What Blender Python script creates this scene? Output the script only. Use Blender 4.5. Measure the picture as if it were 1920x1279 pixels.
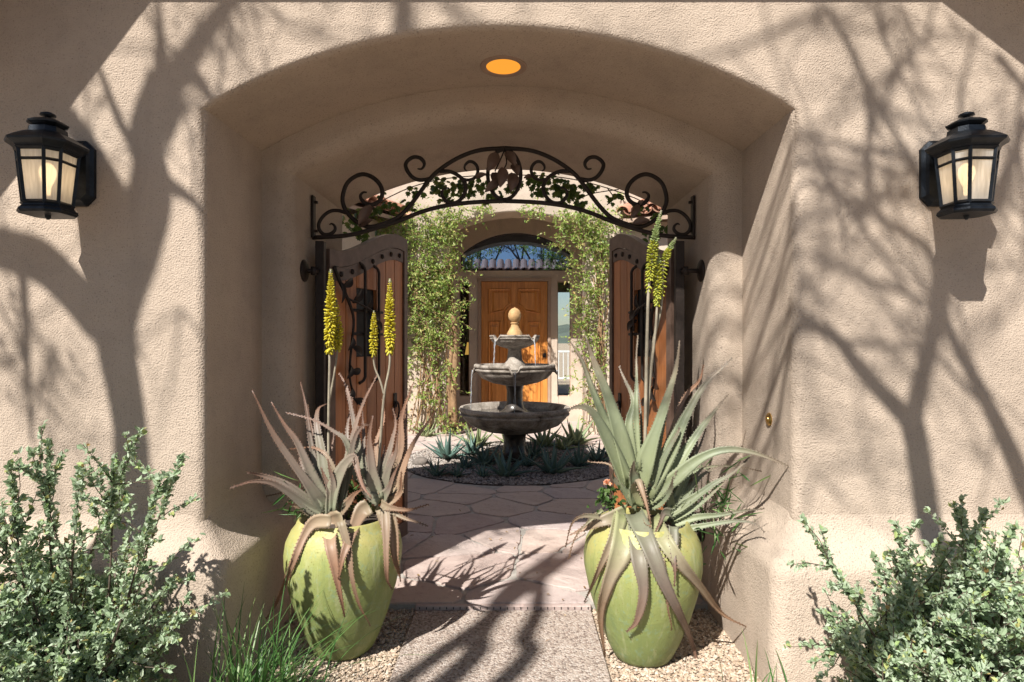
import bpy, math, random
import numpy as np
from mathutils import Vector, Matrix

for o in list(bpy.data.objects):
    bpy.data.objects.remove(o, do_unlink=True)
scene = bpy.context.scene
COL = scene.collection
PI = math.pi

# ------------------------------------------------------------------ camera, sky, sun, exposure
FPX, CX, CY = 1150.0, 965.0, 640.0          # focal length and principal point in photo pixels
CAM = Vector((0.06, 0.0, 1.30))
cam_d = bpy.data.cameras.new('camera')
cam = bpy.data.objects.new('camera', cam_d)
COL.objects.link(cam)
cam.location = CAM
cam.rotation_euler = (PI / 2, 0, 0)
cam_d.sensor_width = 36.0
cam_d.lens = FPX / 1920.0 * 36.0
cam_d.shift_x = -(CX - 960.0) / 1920.0
cam_d.clip_start = 0.05
cam_d.clip_end = 5000.0
scene.camera = cam

SUN = Vector((0.585, 1.0, -1.25))            # direction the light travels
world = bpy.data.worlds.new('World')
scene.world = world
world.use_nodes = True
wn = world.node_tree
wn.nodes.clear()
sky = wn.nodes.new('ShaderNodeTexSky')
sky.sky_type = 'NISHITA'
sky.sun_disc = False
sky.sun_elevation = math.atan2(1.25, math.hypot(0.585, 1.0))
sky.sun_rotation = math.atan2(-0.585, -1.0)
sky.air_density = 1.0
sky.dust_density = 0.6
bg = wn.nodes.new('ShaderNodeBackground')
bg.inputs['Strength'].default_value = 0.052
wo = wn.nodes.new('ShaderNodeOutputWorld')
wn.links.new(sky.outputs[0], bg.inputs[0])
wn.links.new(bg.outputs[0], wo.inputs[0])
sun_d = bpy.data.lights.new('sun', 'SUN')
sun_d.energy = 5.0
sun_d.angle = math.radians(0.53)
sun_d.color = (1.0, 0.96, 0.90)
sun = bpy.data.objects.new('sun', sun_d)
COL.objects.link(sun)
sun.rotation_euler = SUN.to_track_quat('-Z', 'Y').to_euler()
sun.location = (-6, -10, 13)

scene.view_settings.view_transform = 'Standard'
scene.view_settings.look = 'None'
scene.view_settings.gamma = 1.0
scene.view_settings.exposure = 0.84
scene.view_settings.use_curve_mapping = False


# ------------------------------------------------------------------ helpers
def P(px, py, y):
    """photo pixel at depth y -> world point"""
    return Vector(((px - CX) / FPX * y + CAM.x, y, CAM.z + (CY - py) / FPX * y))


def G(px, py):
    """photo pixel on the ground -> world point"""
    y = FPX * CAM.z / (py - CY)
    return Vector(((px - CX) / FPX * y + CAM.x, y, 0.0))


def total_loc(o):
    v = Vector((0, 0, 0))
    while o is not None:
        v = v + o.location
        o = o.parent
    return v


def tag(o, label=None, cat=None, group=None, kind=None):
    if label: o['label'] = label
    if cat: o['category'] = cat
    if group: o['group'] = group
    if kind: o['kind'] = kind
    return o


def thing(name, loc, label, cat, group=None):
    o = bpy.data.objects.new(name, None)
    o.empty_display_size = 0.1
    COL.objects.link(o)
    o.location = loc
    return tag(o, label, cat, group)


def mesh(name, V, F, mat, parent=None, smooth=False, attr=None, kind=None, loc=None):
    """verts given in world space; origin follows the parent (or loc)"""
    me = bpy.data.meshes.new(name)
    V = np.asarray([tuple(v) for v in V] if not isinstance(V, np.ndarray) else V, dtype=float).reshape(-1, 3)
    org = total_loc(parent) if parent else Vector(loc if loc is not None else (0, 0, 0))
    V = V - np.array(org)
    me.from_pydata(V.tolist(), [], F if isinstance(F, list) else F.tolist())
    if smooth:
        me.polygons.foreach_set('use_smooth', [True] * len(me.polygons))
    if attr is not None:
        a = me.attributes.new('t', 'FLOAT', 'POINT')
        a.data.foreach_set('value', np.asarray(attr, dtype=np.float32))
    me.update()
    if mat: me.materials.append(mat)
    o = bpy.data.objects.new(name, me)
    COL.objects.link(o)
    if parent: o.parent = parent
    elif loc is not None: o.location = loc
    if kind: o['kind'] = kind
    return o


class MB:
    """collects shapes for one mesh"""
    def __init__(self):
        self.V = []; self.F = []; self.A = []

    def add(self, V, F, A=None):
        n = len(self.V)
        self.V += [tuple(v) for v in V]
        self.F += [tuple(i + n for i in f) for f in F]
        self.A += list(A) if A is not None else [0.0] * len(V)

    def box(self, a, b, bev=0.0):
        x0, y0, z0 = a; x1, y1, z1 = b
        if bev <= 0:
            self.add([(x0, y0, z0), (x1, y0, z0), (x1, y1, z0), (x0, y1, z0), (x0, y0, z1), (x1, y0, z1), (x1, y1, z1), (x0, y1, z1)],
                     [(0, 3, 2, 1), (4, 5, 6, 7), (0, 1, 5, 4), (1, 2, 6, 5), (2, 3, 7, 6), (3, 0, 4, 7)])
        else:
            # chamfered in plan and at top/bottom
            c = bev
            ring = lambda i, z: [(x0 + i, y0 + c, z), (x0 + c, y0 + i, z), (x1 - c, y0 + i, z), (x1 - i, y0 + c, z),
                                 (x1 - i, y1 - c, z), (x1 - c, y1 - i, z), (x0 + c, y1 - i, z), (x0 + i, y1 - c, z)]
            V = ring(c * .7, z0) + ring(0, z0 + c) + ring(0, z1 - c) + ring(c * .7, z1)
            F = [tuple(range(7, -1, -1)), tuple(range(24, 32))]
            for k in range(3):
                for i in range(8):
                    j = (i + 1) % 8
                    F.append((k * 8 + i, k * 8 + j, k * 8 + 8 + j, k * 8 + 8 + i))
            self.add(V, F)

    def tube(self, pts, rad, n=8, cap=True, A=None, flat=None):
        pts = [Vector(p) for p in pts]
        m = len(pts)
        if not hasattr(rad, '__len__'): rad = [rad] * m
        V = []; F = []
        prev = None
        for i in range(m):
            t = (pts[min(i + 1, m - 1)] - pts[max(i - 1, 0)])
            if t.length < 1e-9: t = Vector((0, 0, 1))
            t.normalize()
            if prev is None:
                ref = Vector((0, 0, 1)) if abs(t.z) < .9 else Vector((1, 0, 0))
                u = t.cross(ref).normalized()
            else:
                u = (prev - t * prev.dot(t))
                if u.length < 1e-6: u = t.orthogonal()
                u.normalize()
            prev = u
            w = t.cross(u)
            for k in range(n):
                a = 2 * PI * k / n
                V.append(pts[i] + (u * math.cos(a) + w * math.sin(a)) * rad[i])
        for i in range(m - 1):
            for k in range(n):
                j = (k + 1) % n
                F.append((i * n + k, i * n + j, i * n + n + j, i * n + n + k))
        if cap:
            F.append(tuple(range(n - 1, -1, -1)))
            F.append(tuple((m - 1) * n + k for k in range(n)))
        self.add(V, F, None if A is None else [a for a in A for _ in range(n)])

    def lathe(self, prof, c=(0, 0, 0), n=32, mod=None, closed=False):
        """prof: (r,z) list; mod(theta, i) -> (dr, dz)"""
        V = []; F = []
        for i, (r, z) in enumerate(prof):
            for k in range(n):
                a = 2 * PI * k / n
                dr, dz = mod(a, i) if mod else (0, 0)
                V.append((c[0] + (r + dr) * math.cos(a), c[1] + (r + dr) * math.sin(a), c[2] + z + dz))
        for i in range(len(prof) - 1):
            for k in range(n):
                j = (k + 1) % n
                F.append((i * n + k, i * n + j, i * n + n + j, i * n + n + k))
        F.append(tuple(range(n - 1, -1, -1)))
        F.append(tuple((len(prof) - 1) * n + k for k in range(n)))
        self.add(V, F)

    def build(self, name, mat, parent=None, smooth=False, attr=False, kind=None, loc=None):
        return mesh(name, self.V, self.F, mat, parent, smooth, self.A if attr else None, kind, loc)


def auto_smooth(o, ang=40):
    me = o.data
    me.polygons.foreach_set('use_smooth', [True] * len(me.polygons))
    try:
        me.set_sharp_from_angle(angle=math.radians(ang))
    except Exception:
        pass
    return o


def catmull(pts, n):
    pts = [Vector(p) for p in pts]
    if len(pts) == 2:
        return [pts[0].lerp(pts[1], i / n) for i in range(n + 1)]
    Q = [pts[0] * 2 - pts[1]] + pts + [pts[-1] * 2 - pts[-2]]
    seg = len(pts) - 1
    out = []
    for i in range(n + 1):
        s = i / n * seg
        k = min(int(s), seg - 1)
        t = s - k
        a, b, c, d = Q[k], Q[k + 1], Q[k + 2], Q[k + 3]
        out.append(0.5 * ((2 * b) + (c - a) * t + (2 * a - 5 * b + 4 * c - d) * t * t + (3 * b - a - 3 * c + d) * t ** 3))
    return out


def leaves(C, D, N, L, W, fold=.25, six=False):
    """vectorised leaf cards: base C, direction D, normal N (arrays), length L, width W"""
    C = np.asarray(C, float); D = np.asarray(D, float); N = np.asarray(N, float)
    D /= np.linalg.norm(D, axis=1, keepdims=True) + 1e-9
    S = np.cross(D, N); S /= np.linalg.norm(S, axis=1, keepdims=True) + 1e-9
    N = np.cross(S, D)
    L = np.asarray(L)[:, None]; W = np.asarray(W)[:, None]
    up = N * W * fold
    if six:
        vs = [C, C + D * L * .3 - S * W * .46 + up, C + D * L * .68 - S * W * .42 + up, C + D * L - N * W * .25,
              C + D * L * .68 + S * W * .42 + up, C + D * L * .3 + S * W * .46 + up]
        n = 6
        f = np.array([[0, 3, 2, 1], [0, 5, 4, 3]])
    else:
        vs = [C, C + D * L * .45 - S * W * .5 + up, C + D * L - N * W * .2, C + D * L * .45 + S * W * .5 + up]
        n = 4
        f = np.array([[0, 2, 1, 1], [0, 3, 2, 2]])[:, :3]
    V = np.stack(vs, 1).reshape(-1, 3)
    F = (f[None] + (np.arange(len(C)) * n)[:, None, None]).reshape(-1, f.shape[1])
    return V, F


# ------------------------------------------------------------------ materials
MAT = {}


def new_mat(name):
    m = bpy.data.materials.new(name)
    m.use_nodes = True
    nt = m.node_tree
    nt.nodes.clear()
    out = nt.nodes.new('ShaderNodeOutputMaterial')
    b = nt.nodes.new('ShaderNodeBsdfPrincipled')
    nt.links.new(b.outputs[0], out.inputs[0])
    MAT[name] = m
    return m, nt, b, out


def N_(nt, t, **kw):
    n = nt.nodes.new(t)
    for k, v in kw.items():
        if k in n.inputs.keys() if hasattr(n.inputs, 'keys') else False:
            n.inputs[k].default_value = v
        else:
            setattr(n, k, v)
    return n


def noise(nt, scale, detail=3, rough=.55, vec=None, dist=0.0):
    n = nt.nodes.new('ShaderNodeTexNoise')
    n.inputs['Scale'].default_value = scale
    n.inputs['Detail'].default_value = detail
    n.inputs['Roughness'].default_value = rough
    n.inputs['Distortion'].default_value = dist
    if vec is not None: nt.links.new(vec, n.inputs['Vector'])
    return n.outputs['Fac']


def ramp(nt, fac, stops):
    r = nt.nodes.new('ShaderNodeValToRGB')
    el = r.color_ramp.elements
    while len(el) < len(stops): el.new(0.5)
    for e, (p, c) in zip(el, stops):
        e.position = p
        e.color = (*c, 1) if len(c) == 3 else c
    nt.links.new(fac, r.inputs[0])
    return r.outputs[0]


def mix(nt, a, b, fac, mode='MIX'):
    m = nt.nodes.new('ShaderNodeMix')
    m.data_type = 'RGBA'
    m.blend_type = mode
    for s, v in ((6, a), (7, b)):
        if isinstance(v, tuple): m.inputs[s].default_value = (*v, 1)
        else: nt.links.new(v, m.inputs[s])
    if isinstance(fac, (int, float)): m.inputs[0].default_value = fac
    else: nt.links.new(fac, m.inputs[0])
    return m.outputs[2]


def bump(nt, b, h, strength=.5, dist=.01, prev=None):
    n = nt.nodes.new('ShaderNodeBump')
    n.inputs['Strength'].default_value = strength
    n.inputs['Distance'].default_value = dist
    nt.links.new(h, n.inputs['Height'])
    if prev is not None: nt.links.new(prev, n.inputs['Normal'])
    nt.links.new(n.outputs[0], b.inputs['Normal'])
    return n.outputs[0]


def coords(nt, scale=(1, 1, 1), kind='Object'):
    tc = nt.nodes.new('ShaderNodeTexCoord')
    mp = nt.nodes.new('ShaderNodeMapping')
    mp.inputs['Scale'].default_value = scale
    nt.links.new(tc.outputs[kind], mp.inputs[0])
    return mp.outputs[0]


def rnd_obj(nt):
    return nt.nodes.new('ShaderNodeObjectInfo').outputs['Random']


def rnd_island(nt):
    return nt.nodes.new('ShaderNodeNewGeometry').outputs['Random Per Island']


def simple(name, col, rough=.6, metal=0.0, var=.15, scale=12, bmp=None, bscale=80, spec=.4):
    m, nt, b, out = new_mat(name)
    v = coords(nt)
    n = noise(nt, scale, 4, .6, v)
    c0 = tuple(c * (1 - var) for c in col); c1 = tuple(min(1, c * (1 + var)) for c in col)
    nt.links.new(ramp(nt, n, [(.3, c0), (.7, c1)]), b.inputs['Base Color'])
    b.inputs['Roughness'].default_value = rough
    b.inputs['Metallic'].default_value = metal
    b.inputs['Specular IOR Level'].default_value = spec
    if bmp: bump(nt, b, noise(nt, bscale, 3, .6, v), bmp, .006)
    return m


def stucco(name, col, coarse=.9):
    m, nt, b, out = new_mat(name)
    v = coords(nt)
    big = noise(nt, 1.3, 5, .6, v)
    mid = noise(nt, 9, 4, .65, v)
    fine = noise(nt, 150, 2, .6, v)
    vo = nt.nodes.new('ShaderNodeTexVoronoi')
    vo.inputs['Scale'].default_value = 110
    vo.inputs['Randomness'].default_value = 1
    nt.links.new(v, vo.inputs['Vector'])
    dk = tuple(c * .84 for c in col); lt = tuple(min(1, c * 1.1) for c in col)
    c = ramp(nt, big, [(.28, tuple(c * .76 for c in col)), (.5, col), (.74, tuple(min(1, c * 1.12) for c in col))])
    c = mix(nt, c, tuple(x * .72 for x in col), ramp(nt, mid, [(.55, (0, 0, 0)), (.8, (.4, .4, .4))]))
    c = mix(nt, c, tuple(x * .42 for x in col), ramp(nt, fine, [(.58, (0, 0, 0)), (.72, (.75, .75, .75))]))
    sv = coords(nt, (5.5, 5.5, .45))
    st_ = noise(nt, 1.0, 5, .65, sv, .4)
    c = mix(nt, c, tuple(x * .66 for x in col), ramp(nt, st_, [(.55, (0, 0, 0)), (.8, (.42, .42, .42))]))
    nt.links.new(c, b.inputs['Base Color'])
    b.inputs['Roughness'].default_value = .93
    b.inputs['Specular IOR Level'].default_value = .15
    p = bump(nt, b, noise(nt, 3.2, 3, .5, v), .45, .035)
    p = bump(nt, b, noise(nt, 11, 3, .55, v, .5), .4, .008, p)
    p = bump(nt, b, noise(nt, 38, 2, .5, v), .35 * coarse, .006, p)
    bump(nt, b, fine, .9 * coarse, .0075, p)
    return m


stucco('stucco', (.475, .385, .305))
stucco('stucco_house', (.56, .46, .37), .6)
simple('iron', (.028, .020, .016), .55, .4, .3, 30, .25, 120)
simple('bronze_strap', (.12, .075, .055), .5, .15, .25, 18, .15, 90)
simple('lantern_metal', (.018, .022, .028), .42, .6, .4, 25, .15, 140)
simple('brass', (.55, .36, .12), .28, 1.0, .2, 40)
simple('black_rubber', (.012, .012, .012), .6)
simple('bark', (.10, .075, .055), .9, 0, .35, 14, .9, 45)
simple('soil', (.06, .045, .035), .95, 0, .4, 30, .8, 90)
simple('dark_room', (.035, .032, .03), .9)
simple('trim', (.36, .255, .19), .7, 0, .1, 10, .2, 120)
simple('white_rail', (.7, .7, .68), .5)
simple('deadbolt', (.03, .03, .032), .4, .5)


def wood(name, a, b_, rough=.5, sc=1.0, rnd=True):
    m, nt, b, out = new_mat(name)
    v = coords(nt, (14 * sc, 14 * sc, 1.1 * sc))
    d = noise(nt, 2.2, 5, .6, v, .6)
    f = noise(nt, 9, 4, .7, v)
    c = ramp(nt, d, [(.30, a), (.5, tuple((x + y) / 2 for x, y in zip(a, b_))), (.68, b_)])
    c = mix(nt, c, tuple(x * .45 for x in a), ramp(nt, f, [(.55, (0, 0, 0)), (.75, (.7, .7, .7))]))
    if rnd:
        hv = nt.nodes.new('ShaderNodeHueSaturation')
        mr = nt.nodes.new('ShaderNodeMapRange')
        mr.inputs[3].default_value = .72; mr.inputs[4].default_value = 1.25
        nt.links.new(rnd_obj(nt), mr.inputs[0])
        nt.links.new(mr.outputs[0], hv.inputs['Value'])
        nt.links.new(c, hv.inputs['Color'])
        c = hv.outputs[0]
    nt.links.new(c, b.inputs['Base Color'])
    b.inputs['Roughness'].default_value = rough
    bump(nt, b, f, .3, .003)
    return m


wood('gate_wood', (.31, .105, .034), (.48, .19, .064), .5)
wood('door_wood', (.44, .15, .028), (.72, .31, .075), .38, 1.0, False)


def stone_mat():
    m, nt, b, out = new_mat('flagstone')
    v = coords(nt)
    n1 = noise(nt, 3.5, 6, .65, v, .8)
    n2 = noise(nt, 28, 5, .65, v)
    c = ramp(nt, n1, [(.25, (.32, .245, .22)), (.5, (.45, .36, .32)), (.75, (.56, .48, .42))])
    c2 = ramp(nt, rnd_obj(nt), [(0, (.36, .275, .26)), (.3, (.52, .41, .34)), (.6, (.46, .37, .32)), (.8, (.40, .345, .34)), (1, (.55, .45, .38))])
    c = mix(nt, c, c2, .55)
    c = mix(nt, c, (.14, .095, .08), ramp(nt, n2, [(.55, (0, 0, 0)), (.8, (.45, .45, .45))]))
    nt.links.new(c, b.inputs['Base Color'])
    b.inputs['Roughness'].default_value = .8
    b.inputs['Specular IOR Level'].default_value = .25
    p = bump(nt, b, n1, .8, .03)
    bump(nt, b, n2, .6, .008, p)


stone_mat()
simple('mortar', (.36, .335, .30), .95, 0, .2, 20, .7, 160)


def gravel_mat(name, cols, scale, rough=.9, isl=False):
    m, nt, b, out = new_mat(name)
    if isl:
        fac = rnd_island(nt)
        v = coords(nt)
    else:
        v = coords(nt)
        vo = nt.nodes.new('ShaderNodeTexVoronoi')
        vo.inputs['Scale'].default_value = scale
        nt.links.new(v, vo.inputs['Vector'])
        sp = nt.nodes.new('ShaderNodeSeparateColor')
        nt.links.new(vo.outputs['Color'], sp.inputs[0])
        fac = sp.outputs[0]
    st = [(i / (len(cols) - 1), c) for i, c in enumerate(cols)]
    c = ramp(nt, fac, st)
    c = mix(nt, c, (.12, .09, .07), ramp(nt, noise(nt, 60, 3, .6, v), [(.55, (0, 0, 0)), (.8, (.5, .5, .5))]))
    nt.links.new(c, b.inputs['Base Color'])
    b.inputs['Roughness'].default_value = rough
    b.inputs['Specular IOR Level'].default_value = .2
    if not isl:
        iv = nt.nodes.new('ShaderNodeMath'); iv.operation = 'SUBTRACT'
        iv.inputs[0].default_value = 1
        nt.links.new(vo.outputs['Distance'], iv.inputs[1])
        bump(nt, b, iv.outputs[0], .9, .006)
    return m


PALE = [(.20, .14, .10), (.39, .30, .215), (.50, .41, .31), (.28, .20, .145), (.56, .48, .39), (.35, .25, .17)]
gravel_mat('ground_gravel', PALE, 90)
gravel_mat('pebble', PALE, 1, .85, True)
gravel_mat('bed_pebble', [(.18, .15, .13), (.30, .26, .23), (.42, .38, .34), (.12, .10, .09), (.36, .30, .25)], 1, .85, True)
gravel_mat('aggregate', [(.31, .24, .20), (.40, .33, .28), (.48, .42, .37), (.16, .12, .10), (.36, .295, .245), (.42, .35, .30)], 110)


def leaf_mat(name, stops, trans=.25, rough=.5, var=None, isl=True, spec=.35):
    m, nt, b, out = new_mat(name)
    fac = rnd_island(nt) if isl else rnd_obj(nt)
    c = ramp(nt, fac, stops)
    nt.links.new(c, b.inputs['Base Color'])
    b.inputs['Roughness'].default_value = rough
    b.inputs['Specular IOR Level'].default_value = spec
    t = nt.nodes.new('ShaderNodeBsdfTranslucent')
    tc = mix(nt, c, (.9, 1.0, .3), .35, 'MULTIPLY')
    nt.links.new(c, t.inputs[0])
    ms = nt.nodes.new('ShaderNodeMixShader')
    ms.inputs[0].default_value = trans
    nt.links.new(b.outputs[0], ms.inputs[1])
    nt.links.new(t.outputs[0], ms.inputs[2])
    nt.links.new(ms.outputs[0], out.inputs[0])
    return m


leaf_mat('shrub_leaf', [(0, (.16, .23, .11)), (.25, (.31, .41, .24)), (.6, (.43, .53, .36)), (.85, (.54, .61, .47)), (.93, (.32, .45, .17)), (.985, (.50, .52, .20)), (1, (.40, .24, .10))], .36, .6)
leaf_mat('vine_leaf', [(0, (.11, .19, .04)), (.4, (.27, .40, .08)), (.75, (.42, .51, .14)), (.93, (.56, .58, .24)), (1, (.52, .36, .13))], .42, .4)
leaf_mat('creeper_leaf', [(0, (.045, .085, .02)), (.6, (.08, .14, .03)), (1, (.15, .19, .05))], .35, .4, isl=False)
leaf_mat('tree_leaf', [(0, (.045, .07, .025)), (.6, (.08, .11, .04)), (1, (.13, .15, .06))], .3, .5)
leaf_mat('grass_leaf', [(0, (.035, .10, .025)), (.6, (.08, .18, .045)), (1, (.20, .28, .10))], .25, .4)
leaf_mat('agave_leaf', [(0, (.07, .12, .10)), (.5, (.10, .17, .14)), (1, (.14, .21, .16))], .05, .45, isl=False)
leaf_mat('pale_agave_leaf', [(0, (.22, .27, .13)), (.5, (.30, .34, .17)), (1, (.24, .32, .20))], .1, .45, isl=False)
leaf_mat('floret', [(0, (.50, .40, .02)), (.5, (.64, .55, .03)), (1, (.72, .66, .10))], .3, .45)
leaf_mat('floret_green', [(0, (.42, .42, .04)), (.5, (.52, .52, .06)), (1, (.36, .42, .08))], .3, .45)
leaf_mat('petal', [(0, (.70, .22, .10)), (.5, (.80, .36, .18)), (1, (.80, .70, .58))], .3, .5)
simple('bud_green', (.24, .31, .11), .5, 0, .25, 30)


def aloe_mat(name, base, mid, tip, spot):
    m, nt, b, out = new_mat(name)
    at = nt.nodes.new('ShaderNodeAttribute'); at.attribute_name = 't'
    v = coords(nt)
    n = noise(nt, 14, 4, .6, v, .4)
    n2 = noise(nt, 30, 6, .7, v, .8)
    ad = nt.nodes.new('ShaderNodeMath'); ad.operation = 'MULTIPLY_ADD'
    ad.inputs[1].default_value = .35; nt.links.new(n, ad.inputs[0])
    sb = nt.nodes.new('ShaderNodeMath'); sb.operation = 'SUBTRACT'; sb.inputs[1].default_value = .17
    nt.links.new(at.outputs['Fac'], ad.inputs[2]); nt.links.new(ad.outputs[0], sb.inputs[0])
    c = ramp(nt, sb.outputs[0], [(0, base), (.45, mid), (.85, tip), (1, tuple(x * .7 for x in tip))])
    hv = nt.nodes.new('ShaderNodeHueSaturation')
    mr = nt.nodes.new('ShaderNodeMapRange'); mr.inputs[3].default_value = .8; mr.inputs[4].default_value = 1.2
    nt.links.new(rnd_obj(nt), mr.inputs[0]); nt.links.new(mr.outputs[0], hv.inputs['Value']); nt.links.new(c, hv.inputs['Color'])
    c = mix(nt, hv.outputs[0], spot, ramp(nt, n2, [(.55, (0, 0, 0)), (.78, (.55, .55, .55))]))
    nt.links.new(c, b.inputs['Base Color'])
    b.inputs['Roughness'].default_value = .5
    b.inputs['Specular IOR Level'].default_value = .35
    bump(nt, b, n, .25, .01)


aloe_mat('aloe_mauve', (.20, .21, .14), (.185, .145, .115), (.20, .115, .08), (.10, .075, .06))
aloe_mat('aloe_green', (.195, .215, .11), (.165, .188, .115), (.18, .14, .10), (.27, .275, .20))
aloe_mat('aloe_dry', (.25, .20, .13), (.255, .165, .11), (.24, .125, .075), (.12, .08, .06))
aloe_mat('aloe_blush', (.23, .25, .12), (.255, .21, .145), (.24, .145, .09), (.15, .125, .08))


def pot_mat():
    m, nt, b, out = new_mat('pot_glaze')
    tc = nt.nodes.new('ShaderNodeTexCoord')
    sp = nt.nodes.new('ShaderNodeSeparateXYZ'); nt.links.new(tc.outputs['Object'], sp.inputs[0])
    v = tc.outputs['Object']
    n = noise(nt, 7, 5, .65, v, .5)
    mr = nt.nodes.new('ShaderNodeMath'); mr.operation = 'MULTIPLY_ADD'
    mr.inputs[1].default_value = 1.7
    nt.links.new(sp.outputs[2], mr.inputs[0]); 
    nm = nt.nodes.new('ShaderNodeMath'); nm.operation = 'MULTIPLY_ADD'; nm.inputs[1].default_value = .6; nm.inputs[2].default_value = -.3
    nt.links.new(n, nm.inputs[0]); nt.links.new(nm.outputs[0], mr.inputs[2])
    c = ramp(nt, mr.outputs[0], [(.0, (.18, .225, .08)), (.35, (.22, .265, .09)), (.7, (.29, .315, .105)), (.95, (.37, .335, .12))])
    blue = noise(nt, 34, 4, .7, v)
    c = mix(nt, c, (.20, .32, .24), ramp(nt, blue, [(.55, (0, 0, 0)), (.72, (.55, .55, .55))]))
    mp2 = nt.nodes.new('ShaderNodeMapping'); mp2.inputs['Scale'].default_value = (26, 26, 2.2)
    nt.links.new(v, mp2.inputs[0])
    stn = noise(nt, 1.0, 5, .65, mp2.outputs[0], .3)
    c = mix(nt, c, (.42, .42, .24), ramp(nt, stn, [(.52, (0, 0, 0)), (.74, (.6, .6, .6))]))
    c = mix(nt, c, (.15, .20, .08), ramp(nt, stn, [(.28, (.6, .6, .6)), (.45, (0, 0, 0))]))
    sk = noise(nt, 120, 2, .6, v)
    c = mix(nt, c, (.18, .16, .04), ramp(nt, sk, [(.64, (0, 0, 0)), (.72, (.75, .75, .75))]))
    nt.links.new(c, b.inputs['Base Color'])
    b.inputs['Roughness'].default_value = .5
    b.inputs['Specular IOR Level'].default_value = .35
    p = bump(nt, b, n, .3, .02)
    bump(nt, b, blue, .2, .004, p)


pot_mat()


def fountain_mat():
    m, nt, b, out = new_mat('cast_stone')
    v = coords(nt)
    n = noise(nt, 6, 6, .7, v, .5)
    n2 = noise(nt, 50, 5, .7, v)
    c = ramp(nt, n, [(.34, (.09, .07, .055)), (.50, (.30, .26, .215)), (.72, (.52, .47, .41))])
    c = mix(nt, c, (.07, .055, .045), ramp(nt, n2, [(.5, (0, 0, 0)), (.75, (.7, .7, .7))]))
    nt.links.new(c, b.inputs['Base Color'])
    b.inputs['Roughness'].default_value = .85
    p = bump(nt, b, n, .4, .02)
    bump(nt, b, n2, .8, .008, p)


fountain_mat()
simple('ochre_stone', (.44, .27, .12), .7, 0, .3, 14, .5, 60)
simple('wet_stone', (.05, .042, .036), .25, 0, .5, 16, .5, 60)
simple('water_white', (.42, .45, .48), .15, 0, .1)
simple('rock', (.17, .145, .125), .9, 0, .4, 14, .8, 40)


def tile_mat():
    m, nt, b, out = new_mat('clay_tile')
    v = coords(nt)
    n = noise(nt, 9, 5, .65, v)
    c = ramp(nt, rnd_obj(nt), [(0, (.34, .15, .09)), (.4, (.44, .22, .14)), (.75, (.52, .31, .21)), (1, (.38, .22, .17))])
    c = mix(nt, c, (.16, .10, .08), ramp(nt, n, [(.5, (0, 0, 0)), (.75, (.6, .6, .6))]))
    nt.links.new(c, b.inputs['Base Color'])
    b.inputs['Roughness'].default_value = .85
    bump(nt, b, n, .4, .01)


tile_mat()


def glass_mat(name, refl, tint=(1, 1, 1), rough=0.0):
    m = bpy.data.materials.new(name); m.use_nodes = True
    nt = m.node_tree; nt.nodes.clear()
    out = nt.nodes.new('ShaderNodeOutputMaterial')
    g = nt.nodes.new('ShaderNodeBsdfGlossy'); g.inputs['Roughness'].default_value = rough
    g.inputs[0].default_value = (*tint, 1)
    t = nt.nodes.new('ShaderNodeBsdfTransparent'); t.inputs[0].default_value = (.86, .9, .9, 1)
    ms = nt.nodes.new('ShaderNodeMixShader')
    fr = nt.nodes.new('ShaderNodeFresnel'); fr.inputs[0].default_value = 1.5
    mx = nt.nodes.new('ShaderNodeMath'); mx.operation = 'ADD'; mx.use_clamp = True
    mx.inputs[1].default_value = refl
    nt.links.new(fr.outputs[0], mx.inputs[0])
    nt.links.new(mx.outputs[0], ms.inputs[0])
    nt.links.new(t.outputs[0], ms.inputs[1]); nt.links.new(g.outputs[0], ms.inputs[2])
    nt.links.new(ms.outputs[0], out.inputs[0])
    MAT[name] = m


glass_mat('clear_glass', .04)
glass_mat('coated_glass', .62, (.34, .48, .72))
glass_mat('water', .10)


def frosted():
    m = bpy.data.materials.new('frosted_glass'); m.use_nodes = True
    nt = m.node_tree; nt.nodes.clear()
    out = nt.nodes.new('ShaderNodeOutputMaterial')
    tc = nt.nodes.new('ShaderNodeTexCoord')
    mp = nt.nodes.new('ShaderNodeMapping'); mp.inputs['Scale'].default_value = (60, 60, 6)
    nt.links.new(tc.outputs['Object'], mp.inputs[0])
    n = noise(nt, 1.5, 3, .6, mp.outputs[0])
    col = ramp(nt, n, [(.3, (.56, .555, .53)), (.7, (.76, .76, .745))])
    d = nt.nodes.new('ShaderNodeBsdfDiffuse'); nt.links.new(col, d.inputs[0])
    t = nt.nodes.new('ShaderNodeBsdfTranslucent'); nt.links.new(col, t.inputs[0])
    r = nt.nodes.new('ShaderNodeBsdfRefraction'); r.inputs['Roughness'].default_value = .6; r.inputs['IOR'].default_value = 1.02
    nt.links.new(col, r.inputs[0])
    g = nt.nodes.new('ShaderNodeBsdfGlossy'); g.inputs['Roughness'].default_value = .25
    a = nt.nodes.new('ShaderNodeMixShader'); a.inputs[0].default_value = .5
    nt.links.new(d.outputs[0], a.inputs[1]); nt.links.new(t.outputs[0], a.inputs[2])
    b2 = nt.nodes.new('ShaderNodeMixShader'); b2.inputs[0].default_value = .14
    nt.links.new(a.outputs[0], b2.inputs[1]); nt.links.new(r.outputs[0], b2.inputs[2])
    c = nt.nodes.new('ShaderNodeMixShader'); c.inputs[0].default_value = .06
    nt.links.new(b2.outputs[0], c.inputs[1]); nt.links.new(g.outputs[0], c.inputs[2])
    nt.links.new(c.outputs[0], out.inputs[0])
    MAT['frosted_glass'] = m


frosted()


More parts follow.
